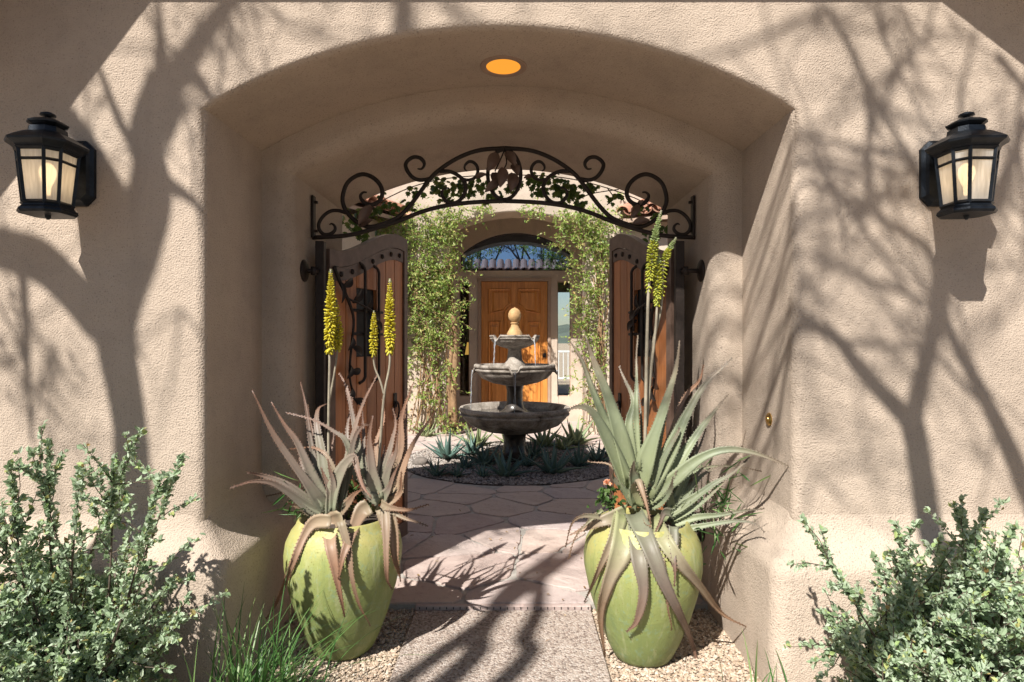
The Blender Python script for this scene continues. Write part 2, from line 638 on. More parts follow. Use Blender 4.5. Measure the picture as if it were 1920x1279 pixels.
def emit(name, col, s):
    m = bpy.data.materials.new(name); m.use_nodes = True
    nt = m.node_tree; nt.nodes.clear()
    out = nt.nodes.new('ShaderNodeOutputMaterial')
    e = nt.nodes.new('ShaderNodeEmission'); e.inputs[0].default_value = (*col, 1); e.inputs[1].default_value = s
    nt.links.new(e.outputs[0], out.inputs[0])
    MAT[name] = m


emit('bulb_glow', (1.0, .68, .36), 5.5)
emit('recessed_glow', (1.0, .36, .04), .62)
emit('shade_glow', (1.0, .55, .12), .35)
simple('hill_scrub', (.085, .105, .085), .95, 0, .4, .02)

# ================================================================== SETTING: ground
FRONT_Y, STEP_Y, BACK_Y = 2.37, 2.91, 3.80     # front face, inner frame face, back face of the gateway
g = mesh('ground', [(-1500, -1500, -.015), (1500, -1500, -.015), (1500, 1500, -.015), (-1500, 1500, -.015)], [(0, 1, 2, 3)], MAT['ground_gravel'])
tag(g, kind='structure')

gravel_mat('driveway_paving', [(.13, .10, .085), (.20, .155, .125), (.16, .125, .105)], 7)
mb = MB(); mb.box((-14, -9, -.06), (14, 1.25, -.008), .01)  # unseen dark paving added around the camera to cut bounce light on the wall
dv = mb.build('driveway', MAT['driveway_paving']); tag(dv, kind='structure')
EDGE_Y = 2.99
mb = MB(); mb.box((-.42, 1.26, -.03), (.43, EDGE_Y - .035, 0.004), .006)
slab = mb.build('walkway', MAT['aggregate']); tag(slab, kind='structure')

# edging strip with a row of slots between walkway and flagstones
mb = MB(); mb.box((-.42, EDGE_Y - .031, -.02), (.43, EDGE_Y - .004, .022), .004)
ed = mb.build('edging_strip', MAT['flagstone'], loc=(0, EDGE_Y, 0))
tag(ed, 'thin stone edging strip with dark slots where the walkway meets the flagstones', 'edging')
mb = MB()
for i in range(26):
    x = -.40 + i * .0325
    mb.box((x, EDGE_Y - .0335, .006), (x + .004, EDGE_Y - .029, .017))
mb.build('slot', MAT['black_rubber'], ed, kind='stuff')

# courtyard paving: mortar bed and separate irregular flagstones
BED = Vector((.06, 6.62, 0)); BEDR = 1.20
mb = MB(); mb.box((-1.02, EDGE_Y, -.03), (1.02, BACK_Y, .016)); mb.box((-3.2, BACK_Y, -.03), (3.4, 9.85, .016))
pav = mb.build('courtyard_pavement', MAT['mortar']); tag(pav, kind='structure')


def clip(poly, nx, ny, d):
    out = []
    for i in range(len(poly)):
        a = poly[i]; b = poly[(i + 1) % len(poly)]
        da = a[0] * nx + a[1] * ny - d; db = b[0] * nx + b[1] * ny - d
        if da <= 0: out.append(a)
        if (da < 0 < db) or (db < 0 < da):
            t = da / (da - db)
            out.append((a[0] + (b[0] - a[0]) * t, a[1] + (b[1] - a[1]) * t))
    return out


def flagstones():
    rng = random.Random(11)
    seeds = []
    tries = 0
    while tries < 6000 and len(seeds) < 190:
        tries += 1
        y = rng.uniform(2.9, 9.9); x = rng.uniform(-3.0, 3.2)
        if y < BACK_Y + .1 and abs(x) > 1.1: continue
        if (Vector((x, y, 0)) - BED).length < BEDR - .25: continue
        md = rng.uniform(.26, .70)
        if all((x - a) ** 2 + ((y - b) * 1.15) ** 2 > md * md for a, b in seeds): seeds.append((x, y))
    k = 0
    for i, (sx, sy) in enumerate(seeds):
        inner = sy < BACK_Y
        x0, x1 = (-.985, .985) if inner else (-3.1, 3.3)
        poly = [(x0, EDGE_Y + .004), (x1, EDGE_Y + .004), (x1, 9.7), (x0, 9.7)]
        for j, (ax, ay) in enumerate(seeds):
            if i == j: continue
            dx, dy = ax - sx, ay - sy
            dl = math.hypot(dx, dy)
            if dl > 2.2: continue
            nx, ny = dx / dl, dy / dl
            mx, my = (ax + sx) / 2, (ay + sy) / 2
            poly = clip(poly, nx, ny, nx * mx + ny * my - .0115)
            if len(poly) < 3: break
        if len(poly) < 3: continue
        # wavy rounded outline
        pts = []
        for a, b in zip(poly, poly[1:] + poly[:1]):
            l = math.hypot(b[0] - a[0], b[1] - a[1])
            m = max(2, int(l / .055))
            for q in range(m):
                t = (q + .5) / m
                x = a[0] + (b[0] - a[0]) * t; y = a[1] + (b[1] - a[1]) * t
                w = .007
                edge = y < EDGE_Y + .02
                pts.append((x + rng.uniform(-w, w), y + (0 if edge else rng.uniform(-w, w))))
        q2 = []
        inside = 0
        for x, y in pts:
            dx, dy = x - BED.x, y - BED.y
            r = math.hypot(dx, dy)
            if r < BEDR + .012:
                s = (BEDR + .012) / r
                x, y = BED.x + dx * s, BED.y + dy * s
                inside += 1
            q2.append((x, y))
        if inside > .7 * len(q2): continue
        cx = sum(p[0] for p in q2) / len(q2); cy = sum(p[1] for p in q2) / len(q2)
        h = .022 + rng.uniform(0, .006)
        n = len(q2)
        tx, ty = rng.uniform(-.006, .006), rng.uniform(-.006, .006)
        zt = lambda x, y: h + tx * (x - cx) + ty * (y - cy)
        sh = lambda p, s: (cx + (p[0] - cx) * s, cy + (p[1] - cy) * s)
        V = [(x, y, .0) for x, y in q2] + [(x, y, zt(x, y) - .005) for x, y in q2]
        V += [(*sh(p, .985), zt(*p)) for p in q2] + [(cx, cy, h)]
        F = []
        for a in range(n):
            b = (a + 1) % n
            F += [(a, b, n + b, n + a), (n + a, n + b, 2 * n + b, 2 * n + a), (2 * n + a, 2 * n + b, 3 * n)]
        mesh('flagstone', V, F, MAT['flagstone'], pav, smooth=False)
        k += 1


flagstones()


def pebbles(name, n, region, size, mat, seed, parent=None, z=0.0):
    """joined mesh of little rough stones; region(rng)->(x,y) or None"""
    rng = np.random.default_rng(seed)
    base = np.array([(1, 0, 0), (.4, .9, 0), (-.6, .75, 0), (-1, -.1, 0), (-.3, -.95, 0), (.7, -.7, 0), (.1, .05, .75), (0, 0, -.5)])
    fb = [(0, 1, 6), (1, 2, 6), (2, 3, 6), (3, 4, 6), (4, 5, 6), (5, 0, 6)]
    pts = region(rng, n)
    n = len(pts)
    s = rng.uniform(.55, 1.25, n) * size
    V = base[None] * rng.uniform(.75, 1.25, (n, 8, 3))
    a = rng.uniform(0, 2 * PI, n)
    ca, sa = np.cos(a)[:, None], np.sin(a)[:, None]
    X = V[:, :, 0] * ca - V[:, :, 1] * sa; Y = V[:, :, 0] * sa + V[:, :, 1] * ca
    Vw = np.stack([X * s[:, None] + pts[:, 0:1], Y * s[:, None] + pts[:, 1:2], V[:, :, 2] * s[:, None] + z + s[:, None] * .15 + rng.uniform(0, size * .5, (n, 1))], 2)
    F = (np.array(fb)[None] + (np.arange(n) * 8)[:, None, None]).reshape(-1, 3)
    return mesh(name, Vw.reshape(-1, 3), F, mat, parent, kind='stuff')


def front_region(rng, n):
    p = np.stack([rng.uniform(-1.25, 1.25, n), rng.uniform(2.05, 2.99, n)], 1)
    m = ((p[:, 0] < -.43) | (p[:, 0] > .44)) | (rng.random(n) < .006)
    return p[m]


pb = pebbles('gravel', 30000, front_region, .0075, MAT['pebble'], 3, z=-.012)
tag(pb, 'loose tan gravel around the foot of the glazed pots', 'gravel', kind='stuff')


def bed_region(rng, n):
    r = np.sqrt(rng.uniform(0, 1, n)) * (BEDR - .01); a = rng.uniform(0, 2 * PI, n)
    return np.stack([BED.x + r * np.cos(a), BED.y + r * np.sin(a)], 1)


mb = MB(); mb.lathe([(BEDR, -.01), (BEDR, .018), (BEDR * .5, .03), (.01, .034)], BED, 48)
bedo = mb.build('planting_bed', MAT['soil']); tag(bedo, kind='structure')
pb = pebbles('bed_gravel', 15000, bed_region, .013, MAT['bed_pebble'], 5, z=.022)
tag(pb, 'grey brown gravel filling the round bed under the fountain', 'gravel', kind='stuff')

# ================================================================== GATEWAY WALL
wall = thing('entry_wall', (0, FRONT_Y, 0), 'tan stucco gateway wall with a deep stepped arched opening', 'wall')


def outline(hw, zs, rise, nj=10, na=40, z0=-.06):
    R = (hw * hw + rise * rise) / (2 * rise)
    zc = zs + rise - R
    a0 = math.atan2(zs - zc, -hw); a1 = math.atan2(zs - zc, hw)
    pts = [(-hw, z0 + (zs - z0) * i / nj) for i in range(nj)]
    pts += [(R * math.cos(a0 + (a1 - a0) * i / na), zc + R * math.sin(a0 + (a1 - a0) * i / na)) for i in range(na + 1)]
    pts += [(hw, zs - (zs - z0) * (i + 1) / nj) for i in range(nj)]
    return pts


def rect_map(pts, zs, X, Z, cx=0.0):
    out = []
    for x, z in pts:
        if z <= zs + 1e-6:
            out.append((cx + math.copysign(X, x), z))
        else:
            dx, dz = x, z - zs
            s = min(X / abs(dx) if abs(dx) > 1e-6 else 1e9, (Z - zs) / dz if dz > 1e-6 else 1e9)
            out.append((cx + dx * s, zs + dz * s))
    return out


def loft(rings, mat, name, parent, cx=0.0):
    n = len(rings[0][0])
    V = []; F = []
    for pts, y in rings:
        V += [(x + cx, y, z) for x, z in pts]
    for i in range(len(rings) - 1):
        for k in range(n - 1):
            F.append((i * n + k, i * n + k + 1, i * n + n + k + 1, i * n + n + k))
    return auto_smooth(mesh(name, V, F, mat, parent), 50)


def gateway():
    H1, Z1, R1 = 1.14, 2.20, .31
    H2, Z2, R2 = 1.0, 2.10, .255
    rings = []
    b = .035
    o0 = outline(H1 + b, Z1, R1 + b)
    rings.append((rect_map(o0, Z1, 4.2, 2.84), FRONT_Y))
    for i in range(7):
        a = PI / 2 * i / 6
        off = b * (1 - math.sin(a))
        rings.append((outline(H1 + off, Z1, R1 + off), FRONT_Y + b * (1 - math.cos(a))))
    rings.append((outline(H1, Z1, R1), FRONT_Y + .25))
    rings.append((outline(H1, Z1, R1), STEP_Y))
    r2 = .085
    for i in range(10):
        a = PI / 2 * i / 9
        off = r2 * (1 - math.sin(a))
        rings.append((outline(H2 + off, Z2 + off * .35, R2 + off * .65), STEP_Y + r2 * (1 - math.cos(a))))
    rings.append((outline(H2, Z2, R2), STEP_Y + .45))
    rings.append((outline(H2, Z2, R2), BACK_Y - b))
    for i in range(1, 6):
        a = PI / 2 * i / 5
        off = b * (1 - math.cos(a))
        rings.append((outline(H2 + off, Z2, R2 + off), BACK_Y - b + b * math.sin(a)))
    rings.append((rect_map(outline(H2 + b, Z2, R2 + b), Z2, 4.2, 2.84), BACK_Y))
    loft(rings, MAT['stucco'], 'wall_body', wall)
    # battered plinth on either side, wrapping into the reveal
    prof = [(.135, -.06), (.13, .425), (.126, .452), (.115, .470), (.098, .484), (.05, .530), (.026, .558), (.010, .590), (.0, .630), (-.012, .68)]
    for s in (-1, 1):
        V = []; F = []; n = None
        for o, z in prof:
            xo, yo = H1 - o, FRONT_Y - o
            f = .06
            path = [(4.2, yo), (2.4, yo), (xo + f * 2, yo)]
            for i in range(7):
                a = PI / 2 * i / 6
                path.append((xo + f - f * math.sin(a), yo + f - f * math.cos(a)))
            path += [(xo, yo + .35), (xo, STEP_Y + .10)]
            n = len(path)
            V += [(s * x, y, z) for x, y in path]
        for i in range(len(prof) - 1):
            for k in range(n - 1):
                q = (i * n + k, i * n + k + 1, i * n + n + k + 1, i * n + n + k)
                F.append(q if s < 0 else q[::-1])
        auto_smooth(mesh('plinth', V, F, MAT['stucco'], wall), 60)


gateway()

# gateway roof: level middle, clay tiles on a low ridge, unseen side slabs added as shadow casters
ro = thing('gateway_roof', (0, 3.1, 2.85), 'clay tile roof over the stucco gateway with raking sides', 'roof')
OV = .43


def sh_to_eave(px, py, ov=OV):
    w = P(px, py, FRONT_Y)
    return (w.x - .585 * ov, w.z + 1.25 * ov)


RY, RZ, EB = 4.05, .30, 4.40


def roof_slab(prof, ys, name):
    n = len(prof); F = []; V = []
    for y, dz in ys:
        V += [(x, y, z + dz) for x, z in prof]
    m = len(ys)
    for r_ in range(m):
        for k in range(n - 1):
            a, b = r_ * n, ((r_ + 1) % m) * n
            F.append((a + k, a + k + 1, b + k + 1, b + k))
    F += [tuple(r_ * n for r_ in range(m)), tuple(r_ * n + n - 1 for r_ in range(m))[::-1]]
    mesh(name, V, F, MAT['stucco'], ro)


MOV = .20
EL0 = sh_to_eave(215, 5, MOV); ER0 = sh_to_eave(1830, 5, MOV)
ZE = EL0[1]
roof_slab([(EL0[0], ZE), (ER0[0], ZE)], ((FRONT_Y - MOV, 0), (FRONT_Y - MOV, .09), (RY, RZ), (EB, .12), (EB, 0.0)), 'roof_slab')
for (p0, p1) in (((285, 2), (135, 197)), ((1765, 4), (1905, 112))):  # unseen slabs added at the sides, shaped from the shadow edges they cast
    a_, b_ = sh_to_eave(*p0), sh_to_eave(*p1)
    d_ = (b_[0] - a_[0], b_[1] - a_[1])
    pr = [(a_[0] - d_[0] * .12, a_[1] - d_[1] * .12), (a_[0] + d_[0] * 1.95, a_[1] + d_[1] * 1.95), (a_[0] + d_[0] * 6.5, a_[1] + d_[1] * 2.2)]
    if d_[0] > 0: pr = pr[::-1]
    roof_slab(pr, ((FRONT_Y - OV, 0), (FRONT_Y - OV, .10), (BACK_Y + .3, .14), (BACK_Y + .3, 0)), 'side_roof_slab')


def barrel(w, l, t=.012, n=6):
    """half-round cover tile, along +Y, slight taper"""
    V = []; F = []
    for j, (y, s) in enumerate(((0, 1.0), (l, .86))):
        for rr in (w / 2 * s, (w / 2 - t) * s):
            for i in range(n + 1):
                a = PI * i / n
                V.append((rr * math.cos(a), y, rr * math.sin(a)))
    m = n + 1
    for i in range(n):
        F += [(i, i + 1, 2 * m + i + 1, 2 * m + i), (m + i, 3 * m + i, 3 * m + i + 1, m + i + 1),
              (i, m + i, m + i + 1, i + 1), (2 * m + i, 2 * m + i + 1, 3 * m + i + 1, 3 * m + i)]
    return V, F


# tiles on the courtyard-side slope (seen in the window's reflection) as one part, as they are far too small to pick apart
mb = MB(); bv, bf = barrel(.19, .40)
for x in np.arange(EL0[0] - .2, ER0[0] + .3, .2):
    for r in range(2):
        z0 = EL0[1] + .13 + r * .12; y0 = EB - r * .25 + .03
        ang = math.atan2(RZ - .12, -(EB - RY))
        rot = Matrix.Rotation(ang, 3, 'X')
        mb.add([rot @ Vector(v) + Vector((x, y0 + .02, z0)) for v in bv], bf)
        mb.add([rot @ Vector((v[0], v[1], -v[2] * .8)) + Vector((x + .1, y0, z0 + .075)) for v in bv], bf)
mb.build('roof_tiles', MAT['clay_tile'], ro, kind='stuff')


# recessed ceiling light in the soffit
def soffit_z(x, y):
    hw, zs, rise = 1.14, 2.20, .31
    R = (hw * hw + rise * rise) / (2 * rise)
    return zs + rise - R + math.sqrt(R * R - x * x)


lx, ly = P(944, 130, 2.72).x, 2.70
lz = soffit_z(lx, ly)
dl = thing('recessed_light', (lx, ly, lz), 'glowing orange recessed downlight in the arch soffit', 'ceiling light')
mb = MB(); mb.lathe([(.104, .002), (.102, -.006), (.088, -.008), (.076, -.004), (.074, .02)], (lx, ly, lz), 40)
F2 = [f for f in mb.F if len(f) == 4]; mb.F = F2
auto_smooth(mb.build('trim_ring', MAT['trim'], dl), 60)
mb = MB(); mb.lathe([(.0755, -.003), (.06, -.0035), (.01, -.004)], (lx, ly, lz), 40)
mb.build('lens', MAT['recessed_glow'], dl)

# doorbell
bp = P(1453, 787, 2.62)
bc = Vector((1.14, 2.60, CAM.z - (787 - 640) / FPX * 2.60))
db = thing('doorbell', bc, 'round brass doorbell button on the stucco reveal', 'doorbell')
mb = MB(); mb.lathe([(.001, 0), (.028, 0), (.028, .004), (.022, .009), (.014, .009), (.013, .006)], (0, 0, 0), 24)
R_ = Matrix.Rotation(-PI / 2, 3, 'Y')
mb.V = [tuple(R_ @ Vector(v) + bc) for v in mb.V]
auto_smooth(mb.build('plate', MAT['brass'], db), 40)
mb = MB(); mb.lathe([(.0125, .002), (.0125, .011), (.009, .014), (.001, .015)], (0, 0, 0), 18)
mb.V = [tuple(R_ @ Vector(v) + bc) for v in mb.V]
mb.build('button', MAT['brass'], db, smooth=True)


# ================================================================== LANTERNS
def lantern(px, label, flip):
    d = 2.37 - .165; LS = .88
    c = P(px, 400, d); X = c.x; yc = d
    zb = CAM.z + (640 - 398) / FPX * d           # bottom of the body
    t = thing('wall_lantern', (X, FRONT_Y, zb), label, 'lantern', 'lanterns either side of the arch')
    zt = zb + .215

    def octo(h, ch, z):
        c2 = h * ch
        return [(X - h, yc - c2, z), (X - c2, yc - h, z), (X + c2, yc - h, z), (X + h, yc - c2, z),
                (X + h, yc + c2, z), (X + c2, yc + h, z), (X - c2, yc + h, z), (X - h, yc + c2, z)]

    def stack(levels, cap=True, ch=.56):
        V = []; F = []
        for h, z in levels: V += octo(h, ch, z)
        for k in range(len(levels) - 1):
            for i in range(8):
                j = (i + 1) % 8
                F.append((k * 8 + i, k * 8 + j, k * 8 + 8 + j, k * 8 + 8 + i))
        if cap:
            F.append(tuple(range(7, -1, -1))); F.append(tuple((len(levels) - 1) * 8 + i for i in range(8)))
        return V, F
    # roof
    mb = MB()
    mb.add(*stack([(.084, zt - .004), (.091, zt + .006), (.107, zt + .018), (.109, zt + .026), (.090, zt + .041), (.066, zt + .058), (.052, zt + .064), (.050, zt + .082), (.040, zt + .086)]))
    mb.add(*stack([(.038, zt + .085), (.054, zt + .097), (.055, zt + .102), (.036, zt + .114), (.016, zt + .120)]))
    rf = mb.build('roof', MAT['lantern_metal'], t)
    mb = MB()
    mb.lathe([(.010, zt + .118), (.010, zt + .126), (.025, zt + .130), (.024, zt + .136), (.012, zt + .142), (.003, zt + .145)], (X, yc, 0), 16)
    mb.build('finial', MAT['lantern_metal'], rf, smooth=True)
    # body frame
    hb, ht = .063, .080
    ch = .56
    fr = MB()
    B = octo(hb, ch, zb + .02); T = octo(ht, ch, zt)
    for i in range(8):
        a, b = Vector(B[i]), Vector(T[i])
        fr.tube([a, b], .0075, 4)
        j = (i + 1) % 8
        for s in (0.02, .78, .98):
            fr.tube([Vector(B[i]).lerp(Vector(T[i]), s), Vector(B[j]).lerp(Vector(T[j]), s)], .0055 if s == .78 else .009, 4)
    fr.build('frame', MAT['lantern_metal'], t)
    mb = MB(); mb.add(*stack([(.074, zb - .012), (.079, zb - .004), (.077, zb + .004), (.068, zb + .014), (.065, zb + .024)]))
    mb.build('base', MAT['lantern_metal'], t)
    mb = MB(); mb.lathe([(.004, zb - .028), (.009, zb - .022), (.010, zb - .012)], (X, yc, 0), 12)
    mb.build('base_finial', MAT['lantern_metal'], t)
    for i in range(8):
        j = (i + 1) % 8
        for s0, s1 in ((.03, .775), (.79, .97)):
            k = .988
            q = []
            for (ii, s) in ((i, s0), (j, s0), (j, s1), (i, s1)):
                p = Vector(B[ii]).lerp(Vector(T[ii]), s)
                q.append((X + (p.x - X) * k, yc + (p.y - yc) * k, p.z))
            mesh('pane', q, [(0, 1, 2, 3)], MAT['frosted_glass'], t)
    # bulb
    mb = MB(); zz = zb + .06
    mb.lathe([(.008, zz), (.010, zz + .03), (.018, zz + .05), (.026, zz + .075), (.024, zz + .095), (.012, zz + .112), (.002, zz + .116)], (X, yc, 0), 14)
    mb.build('bulb', MAT['bulb_glow'], t, smooth=True)
    # back plate and arm
    mb = MB()
    w, z0, z1, cc = .062, zb + .055, zt + .09, .032

    def plate(w, z0, z1, cc, y):
        return [(X - w, y, z0 + cc), (X - w + cc, y, z0), (X + w - cc, y, z0), (X + w, y, z0 + cc), (X + w, y, z1 - cc), (X + w - cc, y, z1), (X - w + cc, y, z1), (X - w, y, z1 - cc)]
    V = plate(w, z0, z1, cc, FRONT_Y + .01) + plate(w, z0, z1, cc, FRONT_Y - .014) + plate(w - .012, z0 + .012, z1 - .012, cc * .8, FRONT_Y - .022) + plate(w - .018, z0 + .02, z1 - .02, cc * .7, FRONT_Y - .034)
    F = [tuple(range(24, 32))]
    for k in range(3):
        for i in range(8):
            j = (i + 1) % 8
            F.append((k * 8 + i, k * 8 + j, k * 8 + 8 + j, k * 8 + 8 + i))
    mb.add(V, F)
    mb.build('back_plate', MAT['lantern_metal'], t)
    mb = MB(); mb.box((X - .042, yc + .03, zt + .024), (X + .042, FRONT_Y - .03, zt + .060), .008)
    mb.build('arm', MAT['lantern_metal'], t)


lantern(90, 'lit black octagonal wall lantern above the tall silvery shrub and grass clump', 0)
lantern(1812, 'lit black octagonal wall lantern on the doorbell side, above the rounded shrub', 1)


# ================================================================== OVERTHROW IRONWORK
IY = 3.20
iw = thing('iron_overthrow', (0, IY, 1.9), 'dark wrought iron scroll overthrow with leaves spanning the gateway', 'ironwork')


def Z7(pts):
    return [(570 + x / 5.05, 260 + y / 5.05) for x, y in pts]


MIRX = 946.0


def iron(name, pxs, r, n=40, mirror=True, taper=None):
    for s in ((0, 1) if mirror else (0,)):
        pts = [P(2 * MIRX - x if s else x, y, IY) for x, y in pxs]
        c = catmull(pts, n)
        rr = [r] * len(c)
        if taper:
            for i in range(len(c)):
                f = i / (len(c) - 1)
                if f > taper: rr[i] = r * (1 - .65 * (f - taper) / (1 - taper))
        mb = MB(); mb.tube(c, rr, 8)
        mb.build(name, MAT['iron'], iw, smooth=True)


iron('arch_bar', Z7([(80, 940), (400, 920), (650, 860), (900, 780), (1100, 700), (1300, 645), (1500, 615), (1700, 600)]) + [(946, 377.5)], .0115, 40)
iron('scroll', Z7([(1899, 92), (1650, 115), (1450, 190), (1280, 300), (1180, 400), (1100, 510), (1000, 640), (900, 740), (800, 790), (700, 825), (600, 835), (500, 790), (430, 730), (380, 650), (365, 560), (400, 440), (470, 370), (560, 340), (650, 370), (720, 440), (742, 520), (715, 590), (650, 627), (590, 620), (545, 580), (535, 540), (560, 512), (595, 512)]), .0115, 120, taper=.86)
iron('scroll', Z7([(400, 708), (330, 685), (250, 690), (180, 740), (140, 810), (148, 870), (190, 908), (250, 905), (292, 870), (290, 830), (262, 808), (240, 818)]), .0095, 50, taper=.7)
iron('scroll', Z7([(1195, 382), (1100, 395), (1030, 370), (980, 310), (962, 250), (990, 205), (1040, 178), (1095, 185), (1132, 220), (1137, 258), (1112, 290), (1075, 288)]), .0105, 50, taper=.7)
iron('scroll', Z7([(1285, 312), (1370, 312), (1450, 345), (1510, 400), (1532, 470), (1512, 540), (1470, 590), (1420, 612), (1360, 605), (1318, 560), (1305, 515), (1330, 475), (1375, 470)]), .0100, 50, taper=.7)
iron('scroll', Z7([(1500, 385), (1560, 395), (1620, 370), (1645, 320), (1640, 270), (1605, 228), (1560, 222), (1525, 255), (1522, 290), (1545, 312)]), .0085, 40, taper=.65)
oc = P(945.5, 328, IY)
ov = [oc + Vector((math.sin(a) * .086, 0, math.cos(a) * .130)) for a in np.linspace(0, 2 * PI, 41)]
mb = MB(); mb.tube(ov, .010, 8, cap=False); mb.build('oval_ring', MAT['iron'], iw, smooth=True)
for s in (-1, 1):
    xs = s * .9955
    mb = MB(); mb.box((min(xs, xs - s * .012), IY - .022, P(0, 447, IY).z), (max(xs, xs - s * .012), IY + .022, P(0, 368, IY).z), .003)
    mb.build('end_plate', MAT['iron'], iw)
    for z in (P(0, 380, IY).z, P(0, 434, IY).z):
        mb = MB(); mb.tube([(xs - s * .011, IY, z), (xs - s * .028, IY, z)], .008, 6); mb.build('bolt', MAT['iron'], iw)


def iron_leaf(base, tip, width, normal, cup=.25):
    base, tip = Vector(base), Vector(tip)
    d = tip - base; L = d.length; d.normalize()
    nrm = Vector(normal); s = d.cross(nrm).normalized(); nrm = s.cross(d).normalized()
    V = []; F = []
    m = 7
    for i in range(m + 1):
        f = i / m
        w = width * (math.sin(PI * min(1, f * .93 + .05)) ** .8) * (1 - .25 * f)
        c = base + d * (L * f) + nrm * (L * .12 * math.sin(PI * f))
        for q in (-1, -.5, 0, .5, 1):
            V.append(c + s * (w * .5 * q) + nrm * (abs(q) ** 1.5 * w * cup))
    for i in range(m):
        for q in range(4):
            F.append((i * 5 + q, i * 5 + q + 1, i * 5 + 6 + q, i * 5 + 5 + q))
    n0 = len(V)
    V += [v - nrm * .004 for v in V]
    F += [tuple(k + n0 for k in f)[::-1] for f in F]
    return V, F


for (a, b, w, dy) in (((932, 290), (915, 326), 25, -.02), ((948, 287), (966, 316), 22, -.015), ((960, 308), (972, 330), 20, .01), ((926, 322), (932, 352), 24, .02), ((944, 318), (938, 356), 24, -.03), ((962, 326), (958, 362), 26, -.01), ((936, 342), (910, 364), 18, -.02),
                      ((893, 335), (912, 329), 12, -.01), ((997, 331), (982, 336), 10, .0),
                      ((698, 388), (676, 424), 22, -.02), ((672, 424), (700, 414), 18, .0), ((668, 404), (692, 425), 15, .02), ((1196, 386), (1180, 412), 15, -.02), ((1186, 420), (1216, 415), 16, -.01), ((1196, 384), (1205, 378), 10, .0)):
    A = P(*a, IY) + Vector((0, dy, 0)); B = P(*b, IY) + Vector((0, dy - .02, 0))
    V, F = iron_leaf(A, B, w / 359, (.25, -1, .2))
    mesh('leaf', V, F, MAT['bronze_strap'], iw, smooth=True)
for pts in (((946, 281), (940, 296), (928, 322)), ((946, 281), (950, 305), (944, 322), (950, 340))):
    mb = MB(); mb.tube(catmull([P(x, y, IY - .012) for x, y in pts], 12), .004, 6); mb.build('stem', MAT['iron'], iw, smooth=True)


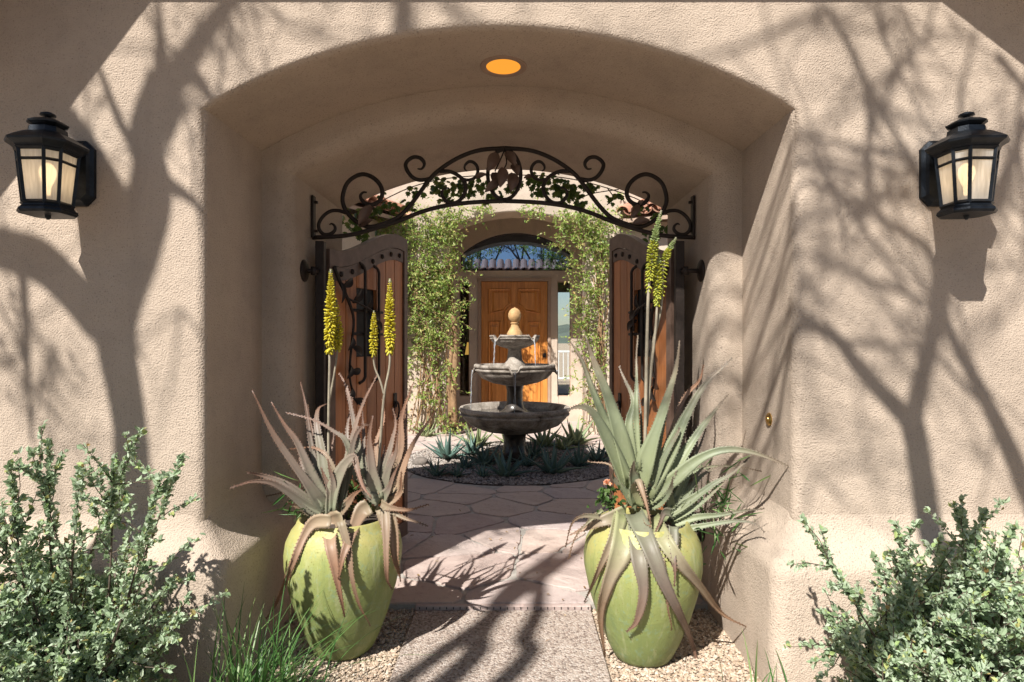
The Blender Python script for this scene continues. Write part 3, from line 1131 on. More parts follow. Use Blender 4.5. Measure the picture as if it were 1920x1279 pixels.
# ================================================================== GATES
def make_gate(hx, hy, fx, fy, label, side):
    """side=-1: hinged on the left jamb; visible face looks towards the passage"""
    Hn = Vector((hx, hy, 0)); Fr = Vector((fx, fy, 0))
    u = (Fr - Hn); W = u.length; u.normalize()
    nrm = Vector((u.y, -u.x, 0)) * (1 if side < 0 else -1)      # towards the passage
    gt = thing('wooden_gate', Hn, label, 'gate', 'open gate leaves')
    T = .045
    z0 = .05
    zh, zf = P(0, 467, hy).z, P(0, 447, fy).z

    def top(s):
        f = s / W
        f2 = min(1, max(0, (f - .06) / .80))
        return zh + (zf - zh) * (f2 * f2 * (3 - 2 * f2)) - .012 * max(0, f - .86) / .14

    def pt(s, z, n): return Hn + u * s + Vector((0, 0, z)) + nrm * n

    def slab(name, mat, s0, s1, zb, ztf, n0, n1, m=1, parent=gt):
        """strip between s0..s1 whose bottom zb(s) and top ztf(s) may curve"""
        V = []; F = []
        for i in range(m + 1):
            s = s0 + (s1 - s0) * i / m
            V += [pt(s, zb(s), n0), pt(s, ztf(s), n0), pt(s, ztf(s), n1), pt(s, zb(s), n1)]
        for i in range(m):
            for k in range(4):
                j = (k + 1) % 4
                F.append((i * 4 + k, i * 4 + j, i * 4 + 4 + j, i * 4 + 4 + k))
        F += [(3, 2, 1, 0), tuple(m * 4 + k for k in range(4))]
        return mesh(name, V, F, mat, parent)
    K = lambda c: (lambda s: c)
    ST = .052
    slab('stile', MAT['bronze_strap'], 0, ST, K(z0), lambda s: top(s) - .001, -T / 2, T / 2)
    slab('stile', MAT['bronze_strap'], W - ST * .8, W, K(z0), lambda s: top(s) - .001, -T / 2, T / 2)
    slab('bottom_rail', MAT['bronze_strap'], ST, W - ST * .8, K(z0), K(z0 + .09), -T / 2, T / 2)
    slab('top_rail', MAT['bronze_strap'], ST, W - ST * .8, lambda s: top(s) - .085, top, -T / 2, T / 2, 24)
    slab('strap', MAT['bronze_strap'], ST + .004, W - ST * .8 - .004, lambda s: top(s) - .160, lambda s: top(s) - .089, -T / 2 + .004, T / 2 - .006, 24)
    # planks with a barred opening in the middle three
    npl = 7
    s0 = ST + .004; s1 = W - ST * .8 - .004
    pw = (s1 - s0) / npl
    wz0, wz1 = 1.21, 1.60
    wa, wb = 2, 4
    for i in range(npl):
        a = s0 + i * pw + .0035; b = s0 + (i + 1) * pw - .0035
        if wa <= i < wb + 0:
            slab('plank', MAT['gate_wood'], a, b, K(z0 + .091), K(wz0), -.012, .011)
            slab('plank', MAT['gate_wood'], a, b, K(wz1), lambda s: top(s) - .161, -.012, .011, 3)
        else:
            slab('plank', MAT['gate_wood'], a, b, K(z0 + .091), lambda s: top(s) - .161, -.012, .011, 3)
    slab('backing', MAT['black_rubber'], s0, s1, K(z0 + .03), lambda s: top(s) - .1, -.020, -.0135, 8)
    # studs along the strap
    for i in range(7):
        s = ST + (s1 - s0) * (i + .55) / 7
        c = pt(s, top(s) - .125, T / 2 - .006)
        mb = MB(); mb.lathe([(.016, -.001), (.014, .006), (.008, .011), (.001, .013)], (0, 0, 0), 10)
        q = nrm.to_track_quat('Z', 'Y')
        mb.V = [tuple(c + q @ Vector(v)) for v in mb.V]
        mb.build('stud', MAT['iron'], gt, smooth=True)
    # grille bars
    ws0 = s0 + wa * pw; ws1 = s0 + wb * pw
    for z in (1.34, 1.47):
        mb = MB(); mb.tube([pt(ws0 - .05, z, .020), pt(ws1 + .05, z, .020)], .009, 6); mb.build('grille_bar', MAT['iron'], gt)
    for s in (ws0 + .05, ws1 - .012):
        mb = MB(); mb.tube(catmull([pt(s - .03, wz1 + .14, .013), pt(s - .005, wz1 + .11, .034), pt(s, wz1 + .02, .034), pt(s, wz0 - .04, .034), pt(s - .005, wz0 - .12, .034), pt(s - .03, wz0 - .15, .013)], 20), .0085, 6)
        mb.build('grille_bar', MAT['iron'], gt, smooth=True)
    # iron branch with leaves on the hinge half
    br = [(0.03, top(0) - .09, .028), (.09, 1.60, .03), (.15, 1.52, .035), (.21, 1.42, .03), (.19, 1.28, .03), (.17, 1.12, .03), (.21, 1.0, .03), (.25, .95, .03)]
    mb = MB(); mb.tube(catmull([pt(*p) for p in br], 30), [.011 - .006 * i / 30 for i in range(31)], 6)
    mb.build('iron_branch', MAT['iron'], gt, smooth=True)
    br2 = [(.14, 1.53, .035), (.26, 1.50, .05), (.36, 1.46, .06), (.42, 1.36, .04)]
    mb = MB(); mb.tube(catmull([pt(*p) for p in br2], 16), .006, 6); mb.build('iron_branch', MAT['iron'], gt, smooth=True)
    for (a, za, b, zb_, w) in ((.08, 1.62, .07, 1.50, .04), (.11, 1.59, .17, 1.64, .05), (.20, 1.51, .26, 1.59, .055), (.33, 1.47, .36, 1.57, .045), (.36, 1.47, .45, 1.42, .055), (.19, 1.33, .13, 1.25, .05), (.20, 1.27, .26, 1.22, .05),
                               (.18, 1.17, .12, 1.10, .05), (.18, 1.13, .25, 1.14, .045), (.19, 1.05, .12, .98, .055), (.22, .98, .29, .94, .05), (.40, 1.42, .48, 1.36, .05)):
        V, F = iron_leaf(pt(a, za, .03), pt(b, zb_, .05), w, nrm)
        mesh('iron_leaf', V, F, MAT['iron'], gt, smooth=True)
    # ring pull
    sr = W - .15; zr = .93
    mb = MB()
    mb.box((-.02, -.004, -.045), (.02, .006, .045), .003)
    q = nrm.to_track_quat('Y', 'Z')
    c = pt(sr, zr, .013)
    mb.V = [tuple(c + q @ Vector(v)) for v in mb.V]
    mb.build('pull_plate', MAT['iron'], gt)
    mb = MB(); mb.tube([pt(sr + .030 * math.sin(a), zr - .065 + .055 * math.cos(a), .026) for a in np.linspace(0, 2 * PI, 25)], .0065, 6, cap=False)
    mb.build('ring_pull', MAT['iron'], gt, smooth=True)
    # hinge post with wall rosette
    hp = Hn - u * .045
    xw = side * 1.0
    mb = MB(); mb.box((hp.x - .022, hp.y - .022, .0), (hp.x + .022, hp.y + .022, top(0) + .03), .003); mb.build('post', MAT['iron'], gt)
    for z in (P(0, 512, hy).z, .35):
        mb = MB(); mb.tube([(hp.x, hp.y - .03, z), (hp.x + side * .035, hp.y - .045, z), (xw, hp.y - .045, z)], .011, 8)
        mb.tube([(hp.x + side * .02, hp.y - .045, z - .02), (hp.x + side * .02, hp.y - .045, z + .02)], .016, 8)
        h = mb.build('hinge', MAT['iron'], gt, smooth=True)
        mb = MB(); mb.lathe([(.056, 0), (.056, .006), (.045, .012), (.02, .016), (.002, .018)], (0, 0, 0), 18)
        RR = Matrix.Rotation(-side * PI / 2, 3, 'Y')
        mb.V = [tuple(RR @ Vector(v) + Vector((xw - side * .001, hp.y - .045, z))) for v in mb.V]
        mb.build('rosette', MAT['iron'], h, smooth=True)
    return gt


make_gate(-.915, 3.17, -.655, 3.98, 'open cedar plank gate leaf behind the pot with tall yellow flower spikes', -1)
make_gate(.888, 3.17, .695, 3.98, 'open cedar plank gate leaf behind the big green aloe, on the doorbell side', 1)

# ================================================================== HOUSE
HY, DY = 8.40, 9.80                             # house front plane, recessed door wall
HC = .085                                       # house axis
house = thing('house', (HC, HY, 0), 'pale stucco house front with an arched entry porch behind the fountain', 'house')
ap = P(955, 398, HY).z
rings = []
hw, zs, rise = .95, 2.83, ap - 2.83
o0 = outline(hw + .03, zs, rise + .03)
rings.append((rect_map(o0, zs, 3.6, 6.0), HY))
for i in range(5):
    a = PI / 2 * i / 4
    off = .03 * (1 - math.sin(a))
    rings.append((outline(hw + off, zs, rise + off), HY + .03 * (1 - math.cos(a))))
rings.append((outline(hw, zs, rise), HY + .42))
rings.append((outline(hw + .22, zs + .15, rise + .12), HY + .44))
rings.append((outline(hw + .22, zs + .15, rise + .12), DY))
loft(rings, MAT['stucco_house'], 'front_wall', house, HC)
S9 = FPX / DY


def DX(px): return (px - CX) / S9 + CAM.x


def DZ(py): return CAM.z + (CY - py) / S9


# door wall pieces
zt_lin = DZ(508)
dw = MB()
xl0, xl1, xr0, xr1 = DX(861), DX(880), DX(1045), DX(1070)
xd0, xd1 = DX(902), DX(1027)
zsl0, zsl1, zdt = DZ(744), DZ(528), DZ(528)
dw.box((HC - 1.3, DY, -.05), (xl0, DY + .12, zt_lin))
dw.box((xl1, DY, -.05), (xd0, DY + .12, zsl1)); dw.box((xd1, DY, -.05), (xr0, DY + .12, zsl1))
dw.box((xr1, DY, -.05), (HC + 1.3, DY + .12, zt_lin))
dw.box((xl0, DY, -.05), (xl1, DY + .12, zsl0)); dw.box((xr0, DY, -.05), (xr1, DY + .12, zsl0))
dw.box((xl0, DY, zsl1), (xr1, DY + .12, zt_lin))
dw.build('door_wall', MAT['stucco_house'], house)
tz, tap = DZ(478), DZ(437)
tcx = (DX(864) + DX(1073)) / 2; thw = (DX(1073) - DX(864)) / 2
o = outline(thw, tz, tap - tz, z0=zt_lin)
loft([(rect_map(o, tz, 1.4, 4.2), DY), (o, DY), (o, DY + .10)], MAT['stucco_house'], 'upper_door_wall', house, tcx)
# transom window
tw = MB()
arc = [(x + tcx, z) for x, z in outline(thw, tz, tap - tz, z0=zt_lin)]
V = [(x, DY + .05, z) for x, z in arc]
mesh('transom_pane', V, [tuple(range(len(V)))], MAT['coated_glass'], house)
tb = MB()
tb.tube([(x, DY + .045, z) for x, z in arc] + [(arc[0][0], DY + .045, arc[0][1])], .016, 4)
tb.build('transom_frame', MAT['iron'], house)
# sidelights
for a, b in ((xl0, xl1), (xr0, xr1)):
    f = MB()
    for q in ((a, zsl0, a + .012, zsl1), (b - .012, zsl0, b, zsl1), (a + .012, zsl0, b - .012, zsl0 + .014), (a + .012, zsl1 - .014, b - .012, zsl1)):
        f.box((q[0], DY + .03, q[1]), (q[2], DY + .06, q[3]))
    sl_ = f.build('sidelight', MAT['trim'], house)
    mesh('pane', [(a + .01, DY + .046, zsl0 + .01), (b - .01, DY + .046, zsl0 + .01), (b - .01, DY + .046, zsl1 - .01), (a + .01, DY + .046, zsl1 - .01)], [(0, 1, 2, 3)], MAT['clear_glass'], sl_)
# door casing
f = MB(); c = .045
f.box((xd0 - c, DY - .022, .0), (xd0, DY + .02, zdt)); f.box((xd1, DY - .022, .0), (xd1 + c, DY + .02, zdt)); f.box((xd0 - c - .012, DY - .028, zdt), (xd1 + c + .012, DY + .02, zdt + .05))
f.build('door_casing', MAT['trim'], house)
# front door with raised panels
door = MB(); door.box((xd0 + .003, DY + .022, .012), (xd1 - .003, DY + .066, zdt - .003))
door = door.build('front_door', MAT['door_wood'], house)


def molding(poly, r=.016):
    """moulding round a panel, plus the raised field"""
    pts = [Vector((x, DY + .018, z)) for x, z in poly]
    mb = MB(); mb.tube(pts + [pts[0]], r, 6, cap=False)
    mb.build('panel_moulding', MAT['door_wood'], door)
    cx = sum(p[0] for p in poly) / len(poly); cz = sum(p[1] for p in poly) / len(poly)
    inn = [(cx + (x - cx) * .80, cz + (z - cz) * .86) for x, z in poly]
    mid = [(cx + (x - cx) * .66, cz + (z - cz) * .76) for x, z in poly]
    n = len(poly)
    V = [(x, DY + .021, z) for x, z in inn] + [(x, DY + .008, z) for x, z in mid]
    F = [(i, (i + 1) % n, n + (i + 1) % n, n + i) for i in range(n)] + [tuple(range(n, 2 * n))]
    mesh('panel', V, F, MAT['door_wood'], door)


def dpx(pts): return [(DX(x), DZ(y)) for x, y in pts]


for s in (1, -1):
    m_ = lambda x: 964.5 + s * (x - 964.5)
    arcp = [(964.5 - 22 * math.cos(a) , 590 - 21 * math.sin(a) * 1.0) for a in np.linspace(.35, 1.25, 6)]
    molding(dpx([(m_(x), y) for x, y in [(917, 543), (957, 543), (957, 568)] + [(x, y) for x, y in arcp[::-1]] + [(917, 588)]]))
    molding(dpx([(m_(x), y) for x, y in [(917, 604), (938, 604), (938, 688), (917, 688)]]))
    molding(dpx([(m_(x), y) for x, y in [(917, 712), (955, 712), (955, 782), (917, 782)]]))
molding(dpx([(946, 688), (946, 592)] + [(964.5 - 18.5 * math.cos(a), 592 - 17 * math.sin(a)) for a in np.linspace(.2, PI - .2, 11)] + [(983, 592), (983, 688)]))
mb = MB(); mb.box((DX(1018), DY + .0, DZ(671)), (DX(1024), DY + .0215, DZ(663)), .004); mb.build('lock', MAT['deadbolt'], door)
# interior: a dark room open to a rear window with the hills behind
rm = MB()
X0, X1, Y0, Y1, ZT = -2.6, 3.2, DY + .12, 15.0, 3.9
rm.add([(X0, Y0, ZT), (X1, Y0, ZT), (X1, Y1, ZT), (X0, Y1, ZT)], [(0, 1, 2, 3)])
rm.add([(X0, Y0, .0), (X0, Y1, .0), (X0, Y1, ZT), (X0, Y0, ZT)], [(0, 1, 2, 3)])
rm.add([(X1, Y0, .0), (X1, Y1, .0), (X1, Y1, ZT), (X1, Y0, ZT)], [(3, 2, 1, 0)])
rm.add([(X0, Y0, .018), (X1, Y0, .018), (X1, Y1, .018), (X0, Y1, .018)], [(0, 1, 2, 3)])
rw = (CAM.x + (1046 - CX) / FPX * Y1 - .35, CAM.x + (1071 - CX) / FPX * Y1 + .5); rzt = CAM.z + (CY - 548) / FPX * Y1
for a, b, z0, z1 in ((X0, rw[0], 0, ZT), (rw[1], X1, 0, ZT), (rw[0], rw[1], rzt, ZT)):
    rm.box((a, Y1, z0), (b, Y1 + .15, z1))
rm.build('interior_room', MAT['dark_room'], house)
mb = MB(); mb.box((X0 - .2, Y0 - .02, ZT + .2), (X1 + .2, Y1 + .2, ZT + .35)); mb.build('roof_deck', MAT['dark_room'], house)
# table lamp glimpsed through the dark sidelight
lp = P(879, 655, 11.0)
tl = thing('table_lamp', (lp.x + .03, 11.0, .018), 'warm glowing table lamp inside the dark narrow window by the door', 'lamp')
mb = MB(); mb.lathe([(.10, lp.z - .10), (.06, lp.z + .12)], (lp.x + .03, 11.0, 0), 16); mb.build('lamp_shade', MAT['shade_glow'], tl, smooth=True)
mb = MB(); mb.lathe([(.12, .018), (.10, .04), (.02, .10), (.02, lp.z - .08)], (lp.x + .03, 11.0, 0), 12); mb.build('lamp_stand', MAT['iron'], tl, smooth=True)
# terrace railing and hills beyond the rear window
rl = thing('terrace_railing', (1.6, 19.0, 0), 'white terrace railing glimpsed through the narrow window that shows sky', 'railing')
for z in (.95, .12):
    mb = MB(); mb.box((.2, 18.98, z), (3.4, 19.03, z + .06)); mb.build('rail', MAT['white_rail'], rl)
for i in range(22):
    mb = MB(); mb.box((.25 + i * .145, 18.99, 0.18), (.275 + i * .145, 19.02, .95)); mb.build('baluster', MAT['white_rail'], rl)


def hills():
    rng = random.Random(4)
    V = []; F = []
    nx, ny = 90, 14
    for j in range(ny):
        y = 330 + j * 45
        for i in range(nx):
            x = -700 + i * 1400 / (nx - 1)
            h = (7 + 12 * math.sin(i * .21 + j * .1) ** 2 + 8 * math.sin(i * .53 + 1.1) + rng.uniform(-2.5, 2.5)) * max(0.0, math.sin(PI * j / (ny - 1))) ** .7 * .70
            V.append((x, y, max(-1, h)))
    for j in range(ny - 1):
        for i in range(nx - 1):
            F.append((j * nx + i, j * nx + i + 1, j * nx + nx + i + 1, j * nx + nx + i))
    o = mesh('hills', V, F, MAT['hill_scrub'], smooth=True)
    tag(o, kind='structure')


hills()


# side wings with clay tile eaves
def wing(a, b, zeave, depth_dir, label, rows=3, thick=.25, pitch=22):
    """wall and tiled eave running from a to b (ground points); depth_dir points away from the courtyard"""
    a = Vector((*a, 0)); b = Vector((*b, 0)); d = Vector((*depth_dir, 0)).normalized()
    u = (b - a); L = u.length; u.normalize()
    w = thing('house_wing', a, label, 'house wing')
    zw = zeave - .06
    q = [a + d * .28, b + d * .28, b + d * 2.4, a + d * 2.4]
    V = [p + Vector((0, 0, -.03)) for p in q] + [p + Vector((0, 0, zw + (0 if i < 2 else .8))) for i, p in enumerate(q)]
    mesh('wall', V, [(0, 1, 5, 4), (1, 2, 6, 5), (2, 3, 7, 6), (3, 0, 4, 7), (4, 5, 6, 7)], MAT['stucco_house'], w)
    tp = math.tan(math.radians(pitch))
    c = [a, b, b + d * 2.5, a + d * 2.5]
    top = [p + Vector((0, 0, zeave - .03 + (0 if i < 2 else 2.5 * tp))) for i, p in enumerate(c)]
    V = top + [p - Vector((0, 0, .05)) for p in top]
    rf = mesh('roof', V, [(3, 2, 1, 0), (4, 5, 6, 7), (0, 1, 5, 4), (1, 2, 6, 5), (2, 3, 7, 6), (3, 0, 4, 7)], MAT['trim'], w)
    tv, tf = barrel(.185, .42)
    me = bpy.data.meshes.new('roof_tile'); me.from_pydata(tv, [], tf); me.materials.append(MAT['clay_tile']); me.update()
    me.polygons.foreach_set('use_smooth', [True] * len(me.polygons))
    me2 = bpy.data.meshes.new('pan_tile'); me2.from_pydata([(x, y, -z * .8) for x, y, z in tv], [], tf); me2.materials.append(MAT['clay_tile']); me2.update()
    rx = Matrix((u if u.cross(d).z > 0 else -u, d, Vector((0, 0, 1)))).transposed() @ Matrix.Rotation(math.radians(pitch), 3, 'X')
    nt = int(L / .2)
    rng = random.Random(int(L * 1000))
    for r in range(rows):
        for i in range(nt + 1):
            p = a + u * (.1 + i * .2) + d * (r * .34 - .06) + Vector((0, 0, zeave + .045 + r * .34 * tp + r * .004))
            for mm, off, dz in ((me, 0, 0), (me2, .1, .03)):
                o = bpy.data.objects.new('roof_tile', mm); COL.objects.link(o)
                o.parent = rf
                o.location = p + u * off + Vector((rng.uniform(-.008, .008), 0, dz)) - total_loc(rf)
                o.rotation_euler = rx.to_euler()
    return w


wing((-2.2, 6.9), (-1.44, 8.30), 2.98, (-1, .45), 'house wing with clay tile eave and shaded stucco wall behind the dense vine')
wing((1.44, 8.30), (2.5, 7.75), 2.97, (.5, 1), 'house wing with sunlit clay tile eave beyond the loose vine')


# ================================================================== FOUNTAIN
FC = Vector((.06, 6.62, 0))
fsc = FPX / FC.y


def fz(py): return CAM.z - (py - CY) / fsc


ft = thing('tiered_fountain', (FC.x, FC.y, .03), 'three tier cast stone fountain with an egg finial, water dripping from its bowls', 'fountain')
nn = 64


def lobed(amp, k, phase=0.0):
    def f(a, i):
        return (amp * (abs(math.cos(k * (a + phase) / 2)) - .6), 0)
    return f


def bowl(name, R, zr, zbot, rstem, amp, k, notch, ph=0.0):
    h = zr - zbot
    prof = [(rstem, zbot - .01), (rstem * 1.5, zbot), (R * .55, zbot + .10 * h), (R * .80, zbot + .32 * h), (R * .92, zbot + .58 * h), (R * .93, zbot + .66 * h), (R * .98, zbot + .70 * h), (R * .985, zbot + .76 * h), (R * .945, zbot + .80 * h),
            (R * .99, zbot + .86 * h), (R, zbot + .93 * h), (R * .985, zr), (R * .93, zr), (R * .90, zr - .12 * h), (R * .86, zr - .30 * h), (R * .70, zr - .55 * h), (rstem, zr - .62 * h)]

    def md(a, i):
        dr = amp * R * (abs(math.cos(k * (a + ph) / 2)) - .6) if 2 <= i <= 12 else 0
        dz = 0
        for nb in notch:
            d = abs((a - nb + PI) % (2 * PI) - PI)
            w = .17 / (R / .27) ** .5
            if d < w and 8 <= i <= 13:
                q = math.cos(d / w * PI / 2)
                dz -= .42 * h * q * (.9 if i >= 9 else .3)
                if i in (9, 10, 11): dr += .05 * R * q
            elif d < w * 1.5 and 9 <= i <= 12:
                dz += .02 * h; dr += .03 * R
        return dr, dz
    mb = MB(); mb.lathe(prof, FC, 96, md)
    return auto_smooth(mb.build(name, MAT['cast_stone'], ft), 55)


mb = MB(); mb.lathe([(.19, .03), (.19, .07), (.15, .09), (.125, .13), (.118, .26), (.128, .30), (.155, .325), (.16, .35)], FC, 32)
auto_smooth(mb.build('pedestal', MAT['wet_stone'], ft), 45)
zb1, zb2, zb3 = fz(763), fz(684), fz(629)
bowl('lower_bowl', .60, zb1, fz(811), .12, 0.0, 1, [])
mb = MB(); mb.lathe([(.18, zb1 - .20), (.17, zb1 - .06), (.11, zb1 - .02), (.088, zb1 + .04), (.085, fz(733)), (.10, fz(722)), (.11, fz(718))], FC, 24)
auto_smooth(mb.build('lower_column', MAT['wet_stone'], ft), 45)
bowl('middle_bowl', .43, zb2, fz(722), .09, .05, 8, [-PI / 2, 0, PI / 2, PI])
mb = MB(); mb.lathe([(.13, zb2 - .10), (.125, zb2 - .01), (.085, zb2 + .05), (.075, fz(665)), (.072, fz(655)), (.09, fz(650))], FC, 24)
auto_smooth(mb.build('upper_column', MAT['cast_stone'], ft), 45)
bowl('upper_bowl', .268, zb3, fz(653), .07, .05, 8, [-PI / 4, PI / 4, 3 * PI / 4, -3 * PI / 4])
mb = MB()
zf0 = zb3 - .03
mb.lathe([(.085, zf0), (.085, fz(626)), (.068, fz(621)), (.045, fz(614)), (.037, fz(609)), (.046, fz(607.5)), (.046, fz(606)), (.034, fz(605)), (.060, fz(600)), (.071, fz(594)), (.068, fz(588)), (.055, fz(583)), (.032, fz(579.5)), (.010, fz(578)), (.004, fz(577))], FC, 28)
auto_smooth(mb.build('finial', MAT['ochre_stone'], ft), 50)
for R, z in ((.54, zb1 - .07), (.385, zb2 - .045), (.235, zb3 - .03)):
    mb = MB(); mb.lathe([(R, z), (R * .5, z + .001), (.02, z + .001)], FC, 40); mb.build('water_surface', MAT['water'], ft)
rng = random.Random(2)
for a, R, zt_, zb_ in [(-PI / 4, .285, zb3 - .05, zb2 - .02), (-3 * PI / 4, .285, zb3 - .05, zb2 - .02), (-PI / 2, .455, zb2 - .06, zb1 - .05), (0, .455, zb2 - .06, zb1 - .05), (PI, .455, zb2 - .06, zb1 - .05)]:
    mb = MB()
    for q in range(4):
        x = FC.x + R * math.cos(a + rng.uniform(-.03, .03)); y = FC.y + R * math.sin(a)
        pts = [(x + rng.uniform(-.004, .004) + .02 * math.cos(a) * f ** .5, y + .02 * math.sin(a) * f ** .5, zt_ + (zb_ - zt_) * f) for f in np.linspace(0, rng.uniform(.5, 1), 12)]
        mb.tube(pts, [rng.uniform(.0005, .0026) for _ in pts], 5)
    mb.build('water_stream', MAT['water_white'], ft, smooth=True)

# ================================================================== ALOES
POT_PROF = [(.112, 0.0), (.122, .012), (.145, .06), (.185, .16), (.218, .27), (.238, .37), (.240, .42), (.232, .47), (.210, .515), (.190, .538), (.186, .552), (.178, .560), (.172, .556), (.168, .54), (.166, .53), (.01, .495)]


def pot_r(z):
    if z < 0: return .11
    for (r0, z0), (r1, z1) in zip(POT_PROF[:11], POT_PROF[1:12]):
        if z0 <= z <= z1: return r0 + (r1 - r0) * (z - z0) / (z1 - z0 + 1e-9)
    return .17


def make_pot(c, label, sc=1.0):
    p = thing('glazed_pot', c, label, 'pot', 'glazed pots flanking the walkway')
    rng = random.Random(int(c.x * 100))
    ph = rng.uniform(0, 6)
    mb = MB(); mb.lathe([(r, z * sc) for r, z in POT_PROF[:15]], c, 56, lambda a, i: (.003 * math.sin(2 * a + ph) + .0015 * math.sin(5 * a + i), 0))
    o = auto_smooth(mb.build('body', MAT['pot_glaze'], p), 60)
    mb = MB(); mb.lathe([(.166, .535 * sc), (.10, .545 * sc), (.01, .55 * sc)], c, 24); mb.build('soil_fill', MAT['soil'], p)
    return p


def aloe_leaf_mesh(pts, width, face, mat, parent, rng, teeth=True, n=18, name='leaf', thick=.16, tipw=.03):
    c = catmull(pts, n)
    L = sum((c[i + 1] - c[i]).length for i in range(n))
    V = []; F = []; A = []
    sec = [(-1, .34), (-.6, .06), (0, -.10), (.6, .06), (1, .34), (.62, -.30 * thick / .16), (0, -.52 * thick / .16), (-.62, -.30 * thick / .16)]
    m = len(sec)
    edgeL = []; edgeR = []
    prev = None
    tw = rng.uniform(-.6, .6); wob = rng.uniform(0, 6)
    if n > 8: c = [p + Vector((math.sin(i * .55 + wob), 0, math.cos(i * .47 + wob))) * (.0035 * i / n) for i, p in enumerate(c)]
    for i in range(n + 1):
        t = (c[min(i + 1, n)] - c[max(i - 1, 0)]).normalized()
        f = i / n
        s = t.cross(Matrix.Rotation(tw * f, 3, t) @ face)
        if s.length < .15 and prev is not None: s = prev.copy()
        s.normalize()
        if prev is not None:
            if s.dot(prev) < 0: s = -s
            s = (s * .5 + prev * .5); s = (s - t * s.dot(t)).normalized()
        prev = s
        nn_ = s.cross(t).normalized()
        w = width * .40 * ((1 - f) ** .95 * (1 + .22 * math.sin(PI * min(1, f * 2.6))) + tipw)
        w *= 1 + .05 * math.sin(f * 17 + width * 900)
        w = max(w, .0022)
        cur = .5 + .5 * f
        for a, b in sec:
            V.append(c[i] + s * (a * w) + nn_ * (b * w * (1.15 - .2 * f)))
            A.append(f)
        edgeL.append((c[i] - s * w + nn_ * (.34 * w), -s, t)); edgeR.append((c[i] + s * w + nn_ * (.34 * w), s, t))
    for i in range(n):
        for k in range(m):
            j = (k + 1) % m
            F.append((i * m + k, i * m + j, i * m + m + j, i * m + m + k))
    F.append(tuple(range(m - 1, -1, -1))); F.append(tuple(n * m + k for k in range(m)))
    if teeth:
        step = .013
        for E in (edgeL, edgeR):
            acc = 0
            for i in range(n):
                p0, s0, t0 = E[i]; p1, s1, t1 = E[i + 1]
                l = (p1 - p0).length
                while acc < l:
                    q = p0.lerp(p1, acc / max(l, 1e-6)); s_ = s0; b = len(V)
                    h = .0048 * rng.uniform(.5, 1.3)
                    V += [q - t0 * .0035 - s_ * .001, q + t0 * .0035 - s_ * .001, q + s_ * h + t0 * .003]
                    A += [min(1, i / n + .25)] * 3
                    F.append((b, b + 1, b + 2))
                    acc += step * rng.uniform(.8, 1.3)
                acc -= l
    return mesh(name, V, F, mat, parent, smooth=True, attr=A)


def aloe_from_px(parent, c, specs, org, scale, mats, rng, depth0):
    """specs: list of (points in zoom coords, width px in zoom coords, mode[, material]); c: pot centre"""
    for sp in specs:
        zp, wz, mode = sp[:3]
        mat = MAT[sp[3]] if len(sp) > 3 else mats
        px = [(org[0] + x / scale, org[1] + y / scale) for x, y in zp]
        n = len(px)
        pts = []
        if mode == 'hang':
            for i, (x, y) in enumerate(px):
                yd = depth0 - .10
                for _ in range(4):
                    w = P(x, y, yd)
                    r = pot_r(min(w.z, .56)) + .014 + .012 * (i / n)
                    dx = w.x - c.x
                    if w.z > .57:
                        yd = c.y - .06 - .08 * i / n
                    elif abs(dx) < r * .97:
                        yd = c.y - math.sqrt(r * r - dx * dx)
                    else:
                        yd = c.y - r * .22
                pts.append(P(x, y, yd))
            face = Vector((0, -1, .25))
        else:
            for i, (x, y) in enumerate(px):
                f = i / (n - 1)
                pts.append(P(x, y, depth0 + mode * f ** 1.1))
            hz = Vector((pts[-1].x - pts[0].x, pts[-1].y - pts[0].y, 0))
            inn = Vector((0, 0, 1)) * .5 - (hz.normalized() * .5 if hz.length > .03 else Vector((0, 0, 0)))
            face = (Vector((0, -1, 0)) * .75 + inn * .55).normalized()
        w = wz / scale * depth0 / FPX * (1.42 if mode == 'hang' else 1.06)
        th = .16 if mat.name not in ('aloe_dry',) else .05
        aloe_leaf_mesh(pts, w, face, mat, parent, rng, thick=th)


def spike(parent, pts, depth, r0, top_i, mat, green_tip=.15, nrows=26, rng=None, stalk_r=.0065):
    """pts px from stalk foot to tip; the last part from index top_i carries florets"""
    c = catmull([P(x, y, depth) for x, y in pts], 40)
    sp = MB(); sp.tube(c, [stalk_r * (1 - .45 * i / 40) for i in range(41)], 6)
    so = sp.build('flower_stalk', MAT['stalk'], parent, smooth=True)
    i0 = int(40 * top_i / (len(pts) - 1))
    fl = MB(); gr = MB()
    seg = c[i0:]
    m = len(seg) - 1
    for k in range(nrows):
        f = (k + .5) / nrows
        s = f * m; q = min(int(s), m - 1)
        p = seg[q].lerp(seg[q + 1], s - q); t = (seg[q + 1] - seg[q]).normalized()
        env = math.sin(PI * (.12 + .80 * (1 - f) ** 1.0)) * .4 + .75 * (1 - f) ** .55
        ln = r0 * min(1, env)
        droop = -1.5 + 2.4 * min(1, f * 1.3) ** .7
        nf = 9
        for j in range(nf):
            a = 2 * PI * (j + .5 * (k % 2)) / nf + rng.uniform(-.15, .15)
            u = t.orthogonal().normalized(); w = t.cross(u)
            d = (u * math.cos(a) + w * math.sin(a) + t * (droop + rng.uniform(-.35, .35))).normalized()
            if f < .12 and rng.random() < .45: continue
            l = ln * rng.uniform(.8, 1.1)
            tgt = gr if f > 1 - green_tip else fl
            rr = min(.0048, l * .17)
            tgt.tube([p + d * .002, p + d * l * .45, p + d * l * .85, p + d * l], [rr * .5, rr, rr * .9, rr * .25], 5, cap=False)
    if fl.V: fl.build('florets', MAT[mat], so, smooth=True, kind='stuff')
    if gr.V: gr.build('buds', MAT['bud_green'], so, smooth=True, kind='stuff')


